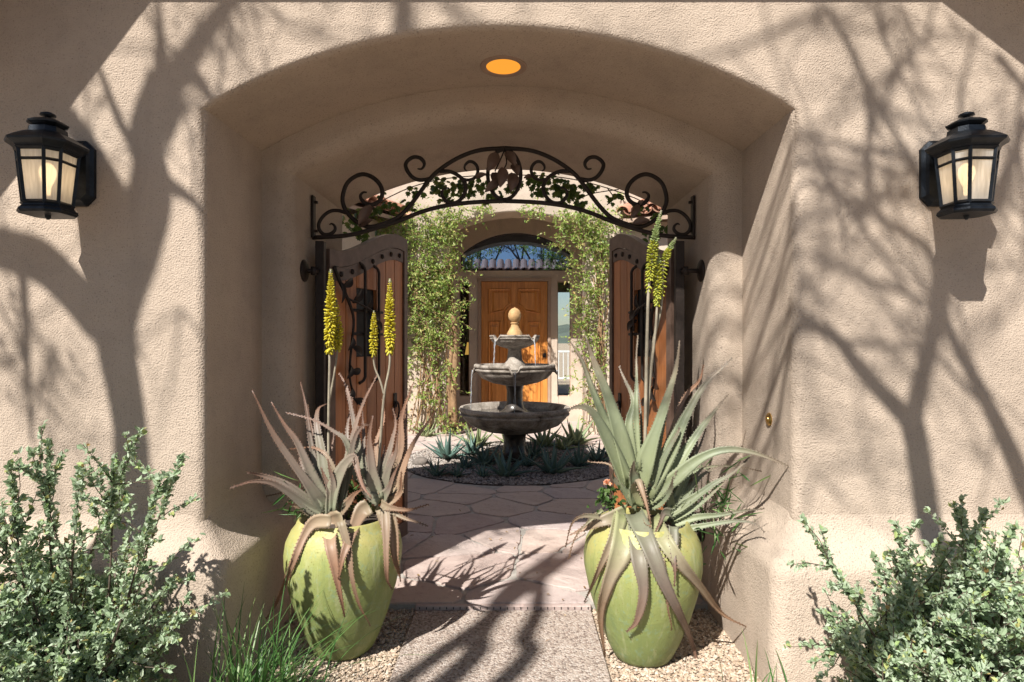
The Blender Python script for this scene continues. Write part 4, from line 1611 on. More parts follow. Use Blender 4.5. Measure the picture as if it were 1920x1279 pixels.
simple('stalk', (.30, .26, .19), .6, 0, .25, 20)

LPC = Vector((P(645, 0, 2.60).x, 2.60, 0)); RPC = Vector((P(1205, 0, 2.55).x, 2.55, 0))
make_pot(LPC, 'lime green glazed jar holding the mauve aloes, yellow at the shoulder', 1.0)
make_pot(RPC, 'lime green glazed jar holding the large green aloe with orange bloom', 1.0)

rng = random.Random(21)
al = thing('aloe_plant', LPC + Vector((-.04, 0, .52)), 'mauve grey spiny aloe with the tallest thick yellow flower spike', 'aloe')
Z3 = (430, 660); S3 = 3.7625
A_specs = [
    ([(690, 1120), (570, 960), (330, 600), (155, 280)], 105, -.14),
    ([(700, 1100), (600, 910), (480, 650), (400, 520), (292, 358)], 92, -.06),
    ([(665, 1040), (600, 760), (545, 450), (505, 210)], 66, .16),
    ([(650, 1000), (595, 650), (555, 370)], 50, .20),
    ([(690, 1040), (655, 720), (615, 500), (632, 400), (690, 365)], 90, .24),
    ([(690, 1140), (560, 1060), (420, 950), (280, 885), (190, 865), (120, 860)], 88, -.16),
    ([(700, 1160), (560, 1100), (420, 1000), (290, 920), (160, 915), (0, 968)], 84, -.22),
    ([(715, 1140), (745, 960), (815, 800), (880, 745), (910, 820), (945, 950), (1000, 1040)], 118, -.12),
    ([(770, 1110), (820, 820), (880, 580), (950, 350), (1045, 160)], 78, .05),
    ([(790, 1100), (845, 820), (885, 620), (935, 530), (995, 512)], 72, -.02),
    ([(850, 900), (835, 560), (868, 320)], 42, .20),
    ([(930, 900), (890, 560), (840, 300), (772, 150)], 60, .16),
    ([(900, 900), (825, 640), (740, 560), (600, 490), (402, 430)], 48, .02),
    ([(760, 880), (690, 735), (620, 690), (540, 672), (432, 685)], 34, .10, 'aloe_dry'),
    ([(690, 1150), (560, 1130), (480, 1090), (410, 1060)], 90, -.10, 'aloe_blush'),
    ([(760, 1140), (830, 1080), (880, 1010), (935, 975)], 110, -.06, 'aloe_dry'),
    ([(720, 1150), (700, 950), (640, 820)], 90, -.02),
    ([(740, 1130), (800, 980), (800, 860)], 80, .12),
]
A_specs += [([(690, 1080), (640, 830), (650, 620)], 50, .1), ([(720, 1080), (700, 800), (745, 550)], 46, .16), ([(790, 1090), (870, 700), (905, 520)], 50, .12), ([(660, 1060), (520, 800), (470, 640)], 46, .2), ([(740, 1120), (730, 900), (690, 760)], 70, -.05), ([(680, 1140), (540, 1040), (450, 985), (255, 1025)], 40, .16, 'aloe_blush')]
aloe_from_px(al, LPC, A_specs, Z3, S3, MAT['aloe_mauve'], rng, 2.58)
Z5 = (500, 940); S5 = 4.0
H_specs = [
    ([(480, 150), (360, 160), (280, 270), (180, 500), (80, 750), (0, 880)], 78, 'hang', 'aloe_dry'),
    ([(560, 140), (490, 170), (480, 300), (505, 450), (540, 680), (585, 870)], 120, 'hang', 'aloe_dry'),
    ([(560, 150), (610, 350), (650, 600), (710, 820), (780, 940)], 48, 'hang', 'aloe_dry'),
]
aloe_from_px(al, LPC, H_specs, Z5, S5, MAT['aloe_dry'], rng, 2.56)
spike(al, [(617, 950), (616, 800), (618, 690), (618, 660), (619, 600), (620, 555), (620, 505)], 2.62, .030, 3, 'floret', .06, 34, rng)
spike(al, [(617, 755), (627, 700), (633, 655), (634, 620), (631, 562)], 2.66, .026, 2, 'floret', .06, 22, rng, .005)

al2 = thing('aloe_plant', LPC + Vector((.09, -.02, .52)), 'browned aloe rosette with dry hanging leaves and a forked yellow flower stalk', 'aloe')
B_specs = [
    ([(1040, 1045), (1010, 860), (990, 650), (1012, 455)], 118, -.05),
    ([(1090, 1030), (1100, 820), (1150, 640), (1172, 520), (1150, 395)], 66, .06),
    ([(1100, 1040), (1160, 900), (1215, 650), (1220, 450), (1290, 230)], 105, .08, 'aloe_dry'),
    ([(1120, 1060), (1205, 980), (1225, 850), (1300, 650), (1400, 500), (1503, 360)], 98, -.05, 'aloe_dry'),
    ([(1080, 1000), (1060, 800), (1040, 640), (1088, 480), (1085, 330)], 58, .12, 'aloe_dry'),
    ([(1000, 980), (945, 760), (950, 560), (935, 420)], 60, .10),
    ([(1060, 1060), (960, 990), (910, 860), (880, 745)], 78, -.08),
    ([(1090, 1020), (1120, 850), (1180, 700), (1190, 560)], 90, -.02),
    ([(1080, 1050), (1130, 960), (1190, 800)], 100, -.08),
    ([(1060, 1000), (1075, 800), (1100, 660)], 60, .05),
    ([(1070, 1060), (1170, 1040), (1215, 960), (1212, 850)], 88, -.10, 'aloe_dry'),
    ([(1020, 1050), (930, 700), (905, 520)], 56, .14),
]
B_specs += [([(1090, 1030), (1130, 780), (1160, 700)], 60, .02), ([(1060, 1030), (1085, 760), (1097, 650)], 44, .1), ([(1110, 1030), (1200, 760), (1245, 560), (1240, 380)], 60, .1, 'aloe_dry'), ([(1040, 1030), (960, 780), (910, 600)], 44, .12), ([(1100, 1040), (1180, 800), (1190, 620), (1205, 480)], 40, .1)]
aloe_from_px(al2, LPC, B_specs, Z3, S3, MAT['aloe_mauve'], rng, 2.58)
H2 = [
    ([(770, 40), (700, 100), (620, 300), (560, 450), (540, 585)], 104, 'hang', 'aloe_dry'),
    ([(890, 40), (898, 200), (895, 450), (910, 580), (940, 670)], 58, 'hang', 'aloe_dry'),
    ([(880, 50), (950, 250), (975, 450), (1000, 610)], 104, 'hang', 'aloe_dry'),
    ([(860, 20), (930, 55), (1060, 62), (1210, 30)], 66, -.12, 'aloe_dry'),
    ([(870, 40), (940, 80), (1050, 130), (1205, 195)], 66, -.10, 'aloe_blush'),
]
aloe_from_px(al2, LPC, H2, Z5, S5, MAT['aloe_dry'], rng, 2.56)
spike(al2, [(706, 960), (712, 850), (720, 745), (730, 690), (731, 655), (731, 590), (731, 523)], 2.60, .028, 4, 'floret', .06, 30, rng)
spike(al2, [(720, 740), (713, 715), (703, 690), (700, 665), (701, 622), (701, 583)], 2.60, .022, 3, 'floret', .06, 20, rng, .005)

al3 = thing('aloe_plant', RPC + Vector((0, 0, .52)), 'large grey green aloe with broad toothed leaves and greenish flower spikes', 'aloe')
Z4 = (1040, 600); S4 = 3.198
C_specs = [
    ([(460, 1060), (370, 840), (270, 630), (205, 545), (140, 520), (80, 540)], 118, -.10),
    ([(450, 1010), (330, 690), (225, 430), (160, 230), (70, 110)], 96, .10),
    ([(460, 980), (395, 720), (305, 430), (240, 250), (180, 100)], 128, .0),
    ([(475, 960), (445, 640), (470, 500), (432, 380), (390, 280)], 66, .16),
    ([(500, 900), (487, 500), (491, 300), (497, 95)], 42, .20),
    ([(500, 1020), (565, 790), (650, 560), (720, 330), (748, 125)], 122, -.02),
    ([(560, 960), (640, 640), (690, 430), (730, 250)], 66, .14),
    ([(540, 1050), (680, 810), (790, 580), (900, 390), (1070, 225)], 118, .06),
    ([(580, 1000), (700, 700), (770, 480), (870, 360), (895, 270)], 54, .22, 'aloe_dry'),
    ([(600, 1060), (760, 830), (880, 650), (960, 550), (1040, 450)], 84, .12),
    ([(530, 1100), (690, 980), (850, 845), (1000, 780), (1150, 785), (1300, 840), (1447, 907)], 92, -.12),
    ([(640, 1190), (820, 1080), (950, 990), (1080, 910), (1220, 770)], 66, -.05),
    ([(690, 1120), (800, 930), (850, 800), (910, 650)], 56, .10),
    ([(740, 1120), (830, 990), (900, 920), (1025, 870)], 50, .05),
    ([(700, 1230), (850, 1185), (1000, 1172), (1150, 1140), (1262, 1130)], 50, -.06),
    ([(660, 1270), (800, 1255), (950, 1225), (1100, 1205), (1200, 1225), (1252, 1280)], 46, -.10),
    ([(480, 1120), (495, 1020), (505, 965), (535, 1050), (572, 1235)], 118, -.14, 'aloe_blush'),
    ([(680, 1150), (730, 850), (770, 500)], 52, .12),
    ([(500, 1120), (440, 1060), (360, 960), (350, 900)], 90, -.06),
    ([(560, 1110), (640, 1090), (700, 1010), (712, 940)], 80, -.08),
    ([(700, 1140), (690, 1000), (735, 900)], 60, -.02),
    ([(500, 1100), (470, 950), (470, 850)], 150, -.05),
]
C_specs += [([(480, 1040), (420, 760), (300, 480), (282, 380)], 60, .12), ([(560, 1060), (640, 860), (730, 700), (745, 640)], 60, .0), ([(520, 1000), (520, 700), (505, 380)], 40, .22), ([(620, 1090), (720, 960), (780, 800), (790, 660)], 46, .16), ([(660, 1140), (800, 1040), (860, 920), (905, 880)], 50, .02), ([(600, 1060), (700, 930), (745, 780), (760, 690)], 44, .2), ([(700, 1200), (850, 1120), (960, 1030), (1040, 960)], 44, -.04), ([(690, 1150), (780, 960), (880, 890), (1040, 880), (1240, 910)], 40, .1), ([(490, 1110), (400, 1010), (330, 870), (200, 850)], 44, .1, 'aloe_blush')]
aloe_from_px(al3, RPC, C_specs, Z4, S4, MAT['aloe_green'], rng, 2.53)
Z6 = (1050, 940); S6 = 3.773
D_specs = [
    ([(470, 100), (410, 110), (300, 140), (180, 195), (65, 245)], 112, 'hang', 'aloe_blush'),
    ([(420, 90), (330, 115), (180, 105), (80, 160), (45, 320)], 58, -.12, 'aloe_blush'),
    ([(430, 100), (375, 250), (280, 480), (165, 720)], 84, 'hang', 'aloe_blush'),
    ([(470, 100), (430, 350), (330, 600), (290, 800), (320, 1110)], 140, 'hang', 'aloe_blush'),
    ([(530, 130), (555, 400), (590, 650), (545, 850), (465, 930)], 98, 'hang', 'aloe_mauve'),
    ([(520, 90), (620, 300), (720, 550), (850, 800), (930, 1000), (985, 1260)], 104, 'hang', 'aloe_mauve'),
    ([(640, 120), (740, 280), (860, 450), (1000, 620), (1150, 790), (1320, 890)], 96, 'hang', 'aloe_blush'),
    ([(800, 180), (805, 400), (810, 600)], 56, 'hang', 'aloe_mauve'),
    ([(790, 90), (735, 80), (710, 150), (640, 270)], 72, -.14, 'aloe_mauve'),
    ([(720, 400), (760, 700), (785, 920)], 26, 'hang', 'aloe_dry'),
    ([(600, 60), (600, 110), (610, 150), (640, 190)], 60, -.12, 'aloe_blush'),
    ([(300, 60), (200, 150), (110, 250), (65, 410)], 30, -.04, 'aloe_blush'),
]
aloe_from_px(al3, RPC, D_specs, Z6, S6, MAT['aloe_green'], rng, 2.50)
MAT['stalk'] = MAT['aloe_green'] if False else MAT['stalk']
spike(al3, [(1208, 960), (1210, 800), (1213, 640), (1216, 545), (1222, 490), (1229, 440), (1240, 395)], 2.58, .026, 3, 'floret_green', .45, 34, rng, .0085)
spike(al3, [(1212, 800), (1220, 700), (1229, 620), (1232, 570), (1233, 520), (1232, 448)], 2.60, .025, 3, 'floret_green', .35, 24, rng, .0075)
spike(al3, [(1212, 780), (1222, 660), (1237, 590), (1241, 560), (1244, 500), (1254, 470), (1268, 446)], 2.62, .023, 3, 'floret_green', .35, 24, rng, .0075)


# orange and white blooms tucked by the right aloe
def bloom(c, r, label, stops=None):
    t = thing('flower', c, label, 'flower')
    rng = np.random.default_rng(8)
    n = 60
    a = rng.uniform(0, 2 * PI, n); e = rng.uniform(-.2, 1.5, n)
    D = np.stack([np.cos(a) * np.cos(e), np.sin(a) * np.cos(e), np.sin(e)], 1)
    C = np.array(c)[None] + D * r * .25
    V, F = leaves(C, D + rng.normal(0, .2, (n, 3)), rng.normal(0, 1, (n, 3)), np.full(n, r * .95), np.full(n, r * .7), .2, True)
    mesh('petals', V, F, MAT['petal'], t, kind='stuff')
    m = 90
    C = np.array(c)[None] + np.stack([rng.normal(0, .028, m), rng.normal(.01, .02, m), -rng.uniform(.01, .10, m)], 1)
    D = rng.normal(0, 1, (m, 3)) + np.array([0, -.5, -.3])
    V, F = leaves(C, D, rng.normal(0, 1, (m, 3)) + np.array([0, -1, 1]), rng.uniform(.02, .032, m), rng.uniform(.012, .018, m), .2, True)
    mesh('foliage', V, F, MAT['creeper_foliage'], t, kind='stuff')
    mb = MB(); mb.tube([c, (c[0] + .02, c[1] + .06, .53)], .003, 5); mb.build('stem', MAT['creeper_foliage'], t)


leaf_mat('creeper_foliage', [(0, (.04, .08, .02)), (.6, (.08, .15, .04)), (1, (.14, .20, .06))], .3, .4)
bloom(tuple(P(1139, 908, 2.50)), .017, 'small orange and white bloom tucked beside the big green aloe')


def trailing(c, n, spread, label, seed, blade=False, L=(.05, .16)):
    rng = np.random.default_rng(seed)
    t = thing('trailing_plant', c, label, 'plant')
    C = np.array(c)[None] + rng.normal(0, 1, (n, 3)) * np.array(spread)
    D = rng.normal(0, 1, (n, 3)) + np.array([.2, -.2, .3 if not blade else -.2])
    V, F = leaves(C, D, rng.normal(0, 1, (n, 3)) + np.array([0, -.5, 1]), rng.uniform(*L, n), rng.uniform(.006, .011, n) if blade else rng.uniform(.012, .02, n), .2, True)
    mesh('foliage', V, F, MAT['grass_leaf'] if blade else MAT['creeper_foliage'], t, kind='stuff')
    mb = MB()
    for i in range(0, n, max(1, n // 10)):
        mb.tube([tuple(c), tuple(C[i])], .002, 4)
    mb.build('stems', MAT['bark'], t, kind='stuff')


trailing(P(668, 935, 2.66), 130, (.05, .03, .06), 'small leafy green plant between the mauve aloe and the browned aloe', 31, False, (.02, .04))
trailing(P(1325, 955, 2.62), 90, (.07, .05, .09), 'thin bladed plant spilling from the green aloe jar beside the wall', 32, True)
trailing(P(560, 945, 2.62), 40, (.035, .03, .05), 'grassy green sprigs at the rim of the mauve aloe jar by the plinth', 33, True)


# ================================================================== SHRUBS
def shrub(name, base, centre, rad, n_leaf, label, seed, extra=()):
    rng = np.random.default_rng(seed)
    base = np.array(base); centre = np.array(centre); rad = np.array(rad)
    t = thing(name, tuple(base), label, 'shrub')
    st = MB()
    C = []; D = []
    tips = []
    for i in range(120):
        d = rng.normal(0, 1, 3); d /= np.linalg.norm(d)
        tips.append(centre + d * rad * rng.uniform(.55, 1.08))
    tips += [np.array(e) for e in extra]
    twigs = []
    for q, tip in enumerate(tips):
        mid = base * .45 + tip * .55 + rng.normal(0, .05, 3)
        pts = catmull([Vector(base + rng.normal(0, .03, 3) * np.array([1, 1, 0])), Vector(mid), Vector(tip)], 12)
        st.tube(pts, [.0065 * (1 - .8 * i / 12) for i in range(13)], 5, cap=False)
        for k in range(9):
            i = rng.integers(4, 12)
            p = np.array(pts[i])
            d = np.array(pts[12] - pts[i - 2]); d /= np.linalg.norm(d) + 1e-9
            d = d + rng.normal(0, .7, 3) + np.array([0, 0, .25]); d /= np.linalg.norm(d)
            l = rng.uniform(.08, .19)
            e = p + d * l
            st.tube([Vector(p), Vector(p + d * l * .5 + rng.normal(0, .008, 3)), Vector(e)], [.0022, .0016, .001], 3, cap=False)
            twigs.append((p, e, .25))
        twigs.append((np.array(pts[8]), np.array(pts[12]), 0))
        if q >= len(tips) - len(extra):
            for _ in range(3): twigs.append((np.array(pts[9]), np.array(pts[12]), 0))
    per = max(4, n_leaf // len(twigs))
    for p, e, _ in twigs:
        f = rng.uniform(0.1, 1.03, per)
        d = (e - p) / (np.linalg.norm(e - p) + 1e-9)
        for ff in f:
            C.append(p + (e - p) * ff + rng.normal(0, .003, 3))
            D.append(d * rng.uniform(.2, .9) + rng.normal(0, .65, 3) + np.array([0, 0, .25]))
    C = np.array(C); D = np.array(D); n = len(C)
    Nn = rng.normal(0, .55, (n, 3)) + np.array([-.15, -.45, .8])
    V, F = leaves(C, D, Nn, rng.uniform(.010, .026, n), rng.uniform(.55, .75, n) * rng.uniform(.013, .025, n), .22, True)
    mesh('foliage', V, F, MAT['shrub_leaf'], t, kind='stuff')
    st.build('branches', MAT['bark'], t)


shrub('silver_shrub', (-1.36, 2.02, 0), (-1.50, 1.88, .40), (.50, .28, .36), 46000, 'tall silvery green shrub against the wall beside the grass clump', 41,
      [tuple(P(92, 830, 1.92)), tuple(P(262, 812, 1.96)), tuple(P(340, 860, 1.94)), tuple(P(215, 865, 1.9)), tuple(P(150, 880, 1.85)), tuple(P(20, 880, 1.85)), tuple(P(300, 900, 1.85)), tuple(P(60, 850, 1.9))])
shrub('silver_shrub', (1.42, 2.02, 0), (1.54, 1.90, .33), (.46, .26, .31), 40000, 'rounded silvery green shrub against the wall under the lantern beyond the doorbell', 42,
      [tuple(P(1790, 952, 1.92)), tuple(P(1845, 960, 1.95)), tuple(P(1680, 985, 1.92)), tuple(P(1540, 1030, 1.9)), tuple(P(1545, 1150, 1.85)), tuple(P(1900, 990, 1.9))])


# grass clump and stray blades
def blades(name, base, n, label, seed, L=(.3, .62), spread=.06, lean=(.25, -.1), cat='grass'):
    rng = np.random.default_rng(seed)
    t = thing(name, base, label, cat)
    V = []; F = []
    for i in range(n):
        b = np.array(base) + np.array([rng.normal(0, spread), rng.normal(0, spread), 0])
        a = rng.uniform(0, 2 * PI); l = rng.uniform(*L)
        h = np.array([math.cos(a), math.sin(a), 0]) * rng.uniform(.15, .75) + np.array([lean[0], lean[1], 0])
        m = 7; w = rng.uniform(.0022, .0042)
        side = np.cross(h + 1e-6, [0, 0, 1]); side /= np.linalg.norm(side)
        o = len(V)
        for k in range(m + 1):
            f = k / m
            p = b + h * l * f * (.35 + .65 * f) + np.array([0, 0, l * (f - .38 * f * f * min(1.4, np.linalg.norm(h) * 1.6))])
            ww = w * (1 - f ** 2) + .0003
            V += [p - side * ww, p + side * ww]
        for k in range(m):
            F.append((o + 2 * k, o + 2 * k + 1, o + 2 * k + 3, o + 2 * k + 2))
    mesh('blades', np.array(V), F, MAT['grass_leaf'], t, kind='stuff')


blades('grass_clump', (-.80, 1.98, -.01), 210, 'dark green arching grass clump at the plinth corner by the mauve aloe jar', 51, (.26, .58), .07, (.26, .05))
blades('grass_tuft', (.88, 2.12, -.01), 16, 'few thin weedy grass blades in gravel at the plinth foot', 52, (.15, .36), .07, (.1, 0))


# ================================================================== BED ROSETTES
def rosette(c, R, n, mat, label, seed, group, up=.55, curl=.0):
    rng = random.Random(seed)
    t = thing('aloe_rosette', c, label, 'aloe', group)
    for i in range(n):
        a = i * 2.399 + rng.uniform(-.2, .2)
        f = i / n
        el = .25 + 1.15 * f + rng.uniform(-.1, .1)
        el = el * up / .55
        l = R * rng.uniform(.85, 1.15) * (1 - .25 * f)
        d = Vector((math.cos(a) * math.cos(el), math.sin(a) * math.cos(el), math.sin(el)))
        b = Vector(c) + Vector((math.cos(a), math.sin(a), 0)) * R * .06
        pts = [b, b + d * l * .5, b + d * l + Vector((0, 0, l * (.12 - .2 * (1 - f))))]
        face = Vector((-math.cos(a) * math.sin(el), -math.sin(a) * math.sin(el), math.cos(el)))
        aloe_leaf_mesh(pts, R * .26, face, mat, t, rng, teeth=False, n=6)


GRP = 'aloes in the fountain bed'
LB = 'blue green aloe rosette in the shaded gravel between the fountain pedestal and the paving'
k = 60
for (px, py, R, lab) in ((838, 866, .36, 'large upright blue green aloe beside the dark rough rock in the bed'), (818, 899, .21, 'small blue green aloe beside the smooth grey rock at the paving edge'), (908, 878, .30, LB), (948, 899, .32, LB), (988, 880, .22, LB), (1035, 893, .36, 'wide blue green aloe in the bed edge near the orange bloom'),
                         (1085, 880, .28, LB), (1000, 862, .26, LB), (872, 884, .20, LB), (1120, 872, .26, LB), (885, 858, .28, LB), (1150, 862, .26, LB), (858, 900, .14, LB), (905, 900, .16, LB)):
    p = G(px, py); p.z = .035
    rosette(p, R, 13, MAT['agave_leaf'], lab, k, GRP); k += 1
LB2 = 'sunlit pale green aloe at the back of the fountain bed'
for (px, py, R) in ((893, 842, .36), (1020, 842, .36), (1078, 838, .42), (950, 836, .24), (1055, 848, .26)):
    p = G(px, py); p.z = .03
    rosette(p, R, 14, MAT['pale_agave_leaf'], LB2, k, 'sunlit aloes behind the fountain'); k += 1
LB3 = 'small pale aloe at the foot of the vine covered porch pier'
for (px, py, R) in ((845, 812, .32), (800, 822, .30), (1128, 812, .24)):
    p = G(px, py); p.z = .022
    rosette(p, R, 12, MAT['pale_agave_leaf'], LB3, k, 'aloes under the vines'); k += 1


def rock(c, r, label, seed, squash=.6):
    rng = random.Random(seed)
    V = []; F = []
    n, m = 10, 6
    for j in range(m + 1):
        for i in range(n):
            a = 2 * PI * i / n; e = -PI / 2 + PI * j / m
            rr = r * rng.uniform(.82, 1.12)
            V.append((c[0] + rr * math.cos(a) * math.cos(e), c[1] + rr * .8 * math.sin(a) * math.cos(e), c[2] + rr * squash * math.sin(e)))
    for j in range(m):
        for i in range(n):
            F.append((j * n + i, j * n + (i + 1) % n, j * n + n + (i + 1) % n, j * n + n + i))
    o = mesh('rock', V, F, MAT['rock'], None, smooth=True, loc=c)
    tag(o, label, 'rock')


rock(tuple(G(788, 876) + Vector((0, 0, .05))), .085, 'dark rough rock at the edge of the fountain bed beside the large upright aloe', 3)
rock(tuple(G(838, 897) + Vector((0, 0, .04))), .06, 'small smooth grey rock among the blue green aloes', 5)


# ================================================================== VINES
def porch_vine(name, label, blobs, stems, seed, dens=1.0):
    rng = np.random.default_rng(seed)
    b0 = P(blobs[0][0], 800, HY - .05); b0.z = .02
    t = thing(name, b0, label, 'vine')
    C = []; D = []; run = MB()
    for px, py, rx, ry, n in blobs:
        for _ in range(max(2, int(n * dens) // 9)):
            q = rng.normal(0, .5, 2)
            p = np.array([(px + q[0] * rx - CX) / FPX * HY + CAM.x, HY - .03 - .20 * rng.random() ** 1.5, CAM.z + (CY - (py + q[1] * ry)) / FPX * HY])
            a = rng.normal(0, 1, 3) * np.array([.8, .3, .6]) + np.array([0, -.25, -.25])
            a /= np.linalg.norm(a)
            l = rng.uniform(.08, .26)
            m = rng.integers(6, 13)
            run.tube([Vector(p), Vector(p + a * l * .5 + np.array([0, -.01, .015])), Vector(p + a * l)], [.003, .002, .001], 3, cap=False)
            for f in np.linspace(0, 1, m):
                c = p + a * l * f + rng.normal(0, .012, 3)
                C.append(c); D.append(a * .5 + rng.normal(0, .75, 3) + np.array([0, -.25, -.1]))
    C = np.array(C); D = np.array(D)
    k_ = (C[:, 2] > .05) & (C[:, 1] < HY - .012)
    C = C[k_]; D = D[k_]
    n = len(C)
    Nn = rng.normal(0, .6, (n, 3)) + np.array([-.2, -.7, .5])
    V, F = leaves(C, D, Nn, rng.uniform(.026, .070, n), rng.uniform(.014, .030, n), .2)
    mesh('foliage', V, F, MAT['vine_leaf'], t, kind='stuff')
    run.build('runners', MAT['vine_stem'], t, kind='stuff')
    for pts, r in stems:
        w = [P(x, y, HY - .05 - .03 * (i % 2)) for i, (x, y) in enumerate(pts)]
        mb = MB(); mb.tube(catmull(w, 24), r, 6); mb.build('stem', MAT['vine_stem'], t, smooth=True)
    return t


simple('vine_stem', (.26, .16, .085), .85, 0, .3, 12, .8, 40)
rng = random.Random(77)


def rstem(x0, y0, x1, y1, r, k=5):
    return ([(x0 + (x1 - x0) * i / k + rng.uniform(-7, 7), y0 + (y1 - y0) * i / k) for i in range(k + 1)], r)


porch_vine('climbing_vine', 'dense sunlit vine covering the porch pier beside the dark narrow window',
           [(790, 440, 60, 45, 560), (832, 430, 42, 40, 480), (790, 520, 55, 60, 900), (828, 540, 40, 70, 780), (790, 610, 50, 60, 560), (828, 625, 30, 50, 260), (800, 690, 55, 60, 190), (830, 720, 30, 60, 110),
            (790, 770, 50, 40, 100), (860, 412, 40, 14, 120), (915, 396, 45, 7, 90), (730, 425, 50, 20, 240), (700, 440, 30, 20, 160), (845, 800, 30, 25, 120), (862, 500, 16, 40, 50), (862, 590, 14, 30, 40)],
           [([(853, 800), (850, 740), (854, 660), (850, 600), (840, 500)], .045), ([(846, 800), (842, 720), (848, 640)], .03)] + [rstem(rng.uniform(765, 850), 810, rng.uniform(765, 850), rng.uniform(480, 620), rng.uniform(.006, .012)) for _ in range(12)], 71, 1.7)
porch_vine('climbing_vine', 'loose sunlit vine on the porch pier beside the narrow window that shows sky',
           [(1110, 420, 60, 30, 620), (1080, 440, 40, 40, 330), (1125, 470, 45, 50, 480), (1085, 500, 30, 40, 170), (1105, 540, 40, 50, 290), (1100, 600, 40, 50, 280), (1115, 660, 45, 50, 240), (1110, 730, 40, 50, 200), (1085, 570, 20, 40, 100), (1130, 780, 30, 30, 70),
            (1050, 405, 45, 12, 170), (1000, 398, 40, 8, 90), (1060, 470, 20, 30, 50), (1080, 640, 25, 30, 60)],
           [rstem(rng.uniform(1085, 1140), 810, rng.uniform(1090, 1140), rng.uniform(430, 560), rng.uniform(.006, .012)) for _ in range(7)], 72, 1.35)


# creeper hanging at the back of the arch: each leaf is a piece
def creeper():
    rng = random.Random(5)
    t = thing('hanging_creeper', (0, 3.90, 2.3), 'dark broad leaved creeper hanging behind the iron overthrow', 'creeper')
    # palm-ish lobed leaf, shared mesh
    V = [(0, 0, 0)]; rr = [(-.30, .10), (-.52, .38), (-.30, .46), (-.34, .74), (-.12, .68), (0, 1.0), (.12, .68), (.34, .74), (.30, .46), (.52, .38), (.30, .10)]
    V += [(x, y, .12 * abs(x) - .18 * y * y) for x, y in rr]
    F = [(0, i + 1, i) for i in range(1, len(rr))]
    V.append((0, .45, -.05)); c = len(V) - 1
    F = [(c, i + 1, i) for i in range(1, len(rr))] + [(c, 1, 0), (c, 0, len(rr))]
    me = bpy.data.meshes.new('leaf'); me.from_pydata(V, [], F); me.materials.append(MAT['creeper_leaf']); me.update()
    Rr = (1.0 * 1.0 + .255 ** 2) / (2 * .255); zc = 2.10 + .255 - Rr
    clusters = [(664, 420, 30, 26), (690, 398, 22, 14), (728, 385, 20, 12), (760, 378, 16, 8), (778, 358, 14, 10), (815, 345, 14, 12), (838, 352, 22, 30), (860, 345, 18, 22), (836, 372, 16, 14), (882, 352, 18, 24), (905, 345, 12, 12), (925, 362, 20, 14), (950, 350, 16, 14),
                (968, 345, 12, 14), (1000, 338, 14, 12), (1012, 358, 14, 16), (1030, 345, 24, 34), (1055, 345, 22, 30), (1068, 360, 20, 22), (1080, 372, 16, 14), (1092, 378, 14, 10), (1102, 350, 12, 14), (1112, 352, 8, 8), (1158, 362, 8, 8), (1145, 372, 7, 4),
                (1200, 385, 12, 8), (1226, 405, 10, 8), (1245, 430, 16, 14), (1262, 420, 10, 6), (680, 440, 25, 14), (1215, 440, 12, 8)]
    for px, py, s, n in clusters:
        for i in range(n):
            x, y = px + rng.gauss(0, s * .55), py + rng.gauss(0, s * .45)
            d = rng.uniform(3.84, 3.98)
            p = P(x, y, d)
            # keep it hanging just below / behind the arch edge
            o = bpy.data.objects.new('leaf', me); COL.objects.link(o); o.parent = t
            o.location = p - total_loc(t)
            s_ = rng.uniform(.030, .052)
            o.scale = (s_, s_, s_)
            o.rotation_euler = (rng.uniform(-2.3, -1.0), rng.uniform(-.7, .7), rng.uniform(-.8, .8))
    for pts in (((650, 405), (700, 385), (770, 352), (840, 335), (930, 328)), ((950, 328), (1040, 332), (1110, 345), (1190, 372), (1255, 405)), ((1090, 372), (1105, 365), (1130, 360), (1160, 356)), ((1138, 385), (1150, 372), (1138, 352)), ((700, 430), (670, 415), (655, 400))):
        mb = MB(); mb.tube(catmull([P(x, y, 3.88) for x, y in pts], 16), .0035, 5); mb.build('stem', MAT['bark'], t, smooth=True)


creeper()


# ================================================================== TREES (behind and beside the camera; they throw the shadows on the wall)
def wall_sh(px, py, d):
    w = P(px, py, FRONT_Y)
    return Vector((w.x - .585 * d, FRONT_Y - d, w.z + 1.25 * d))


def ground_sh(px, py, yt):
    g_ = G(px, py); h = (g_.y - yt) / .8
    return Vector((g_.x - .468 * h, yt, h))


WPX = FRONT_Y / FPX


def limb(mb, pts, widths, n=8):
    c = catmull(pts, 8 * (len(pts) - 1))
    m = len(c) - 1
    rr = [max(.002, np.interp(i / m * (len(pts) - 1), range(len(pts)), widths) / 2) for i in range(m + 1)]
    mb.tube(c, rr, n)
    return c


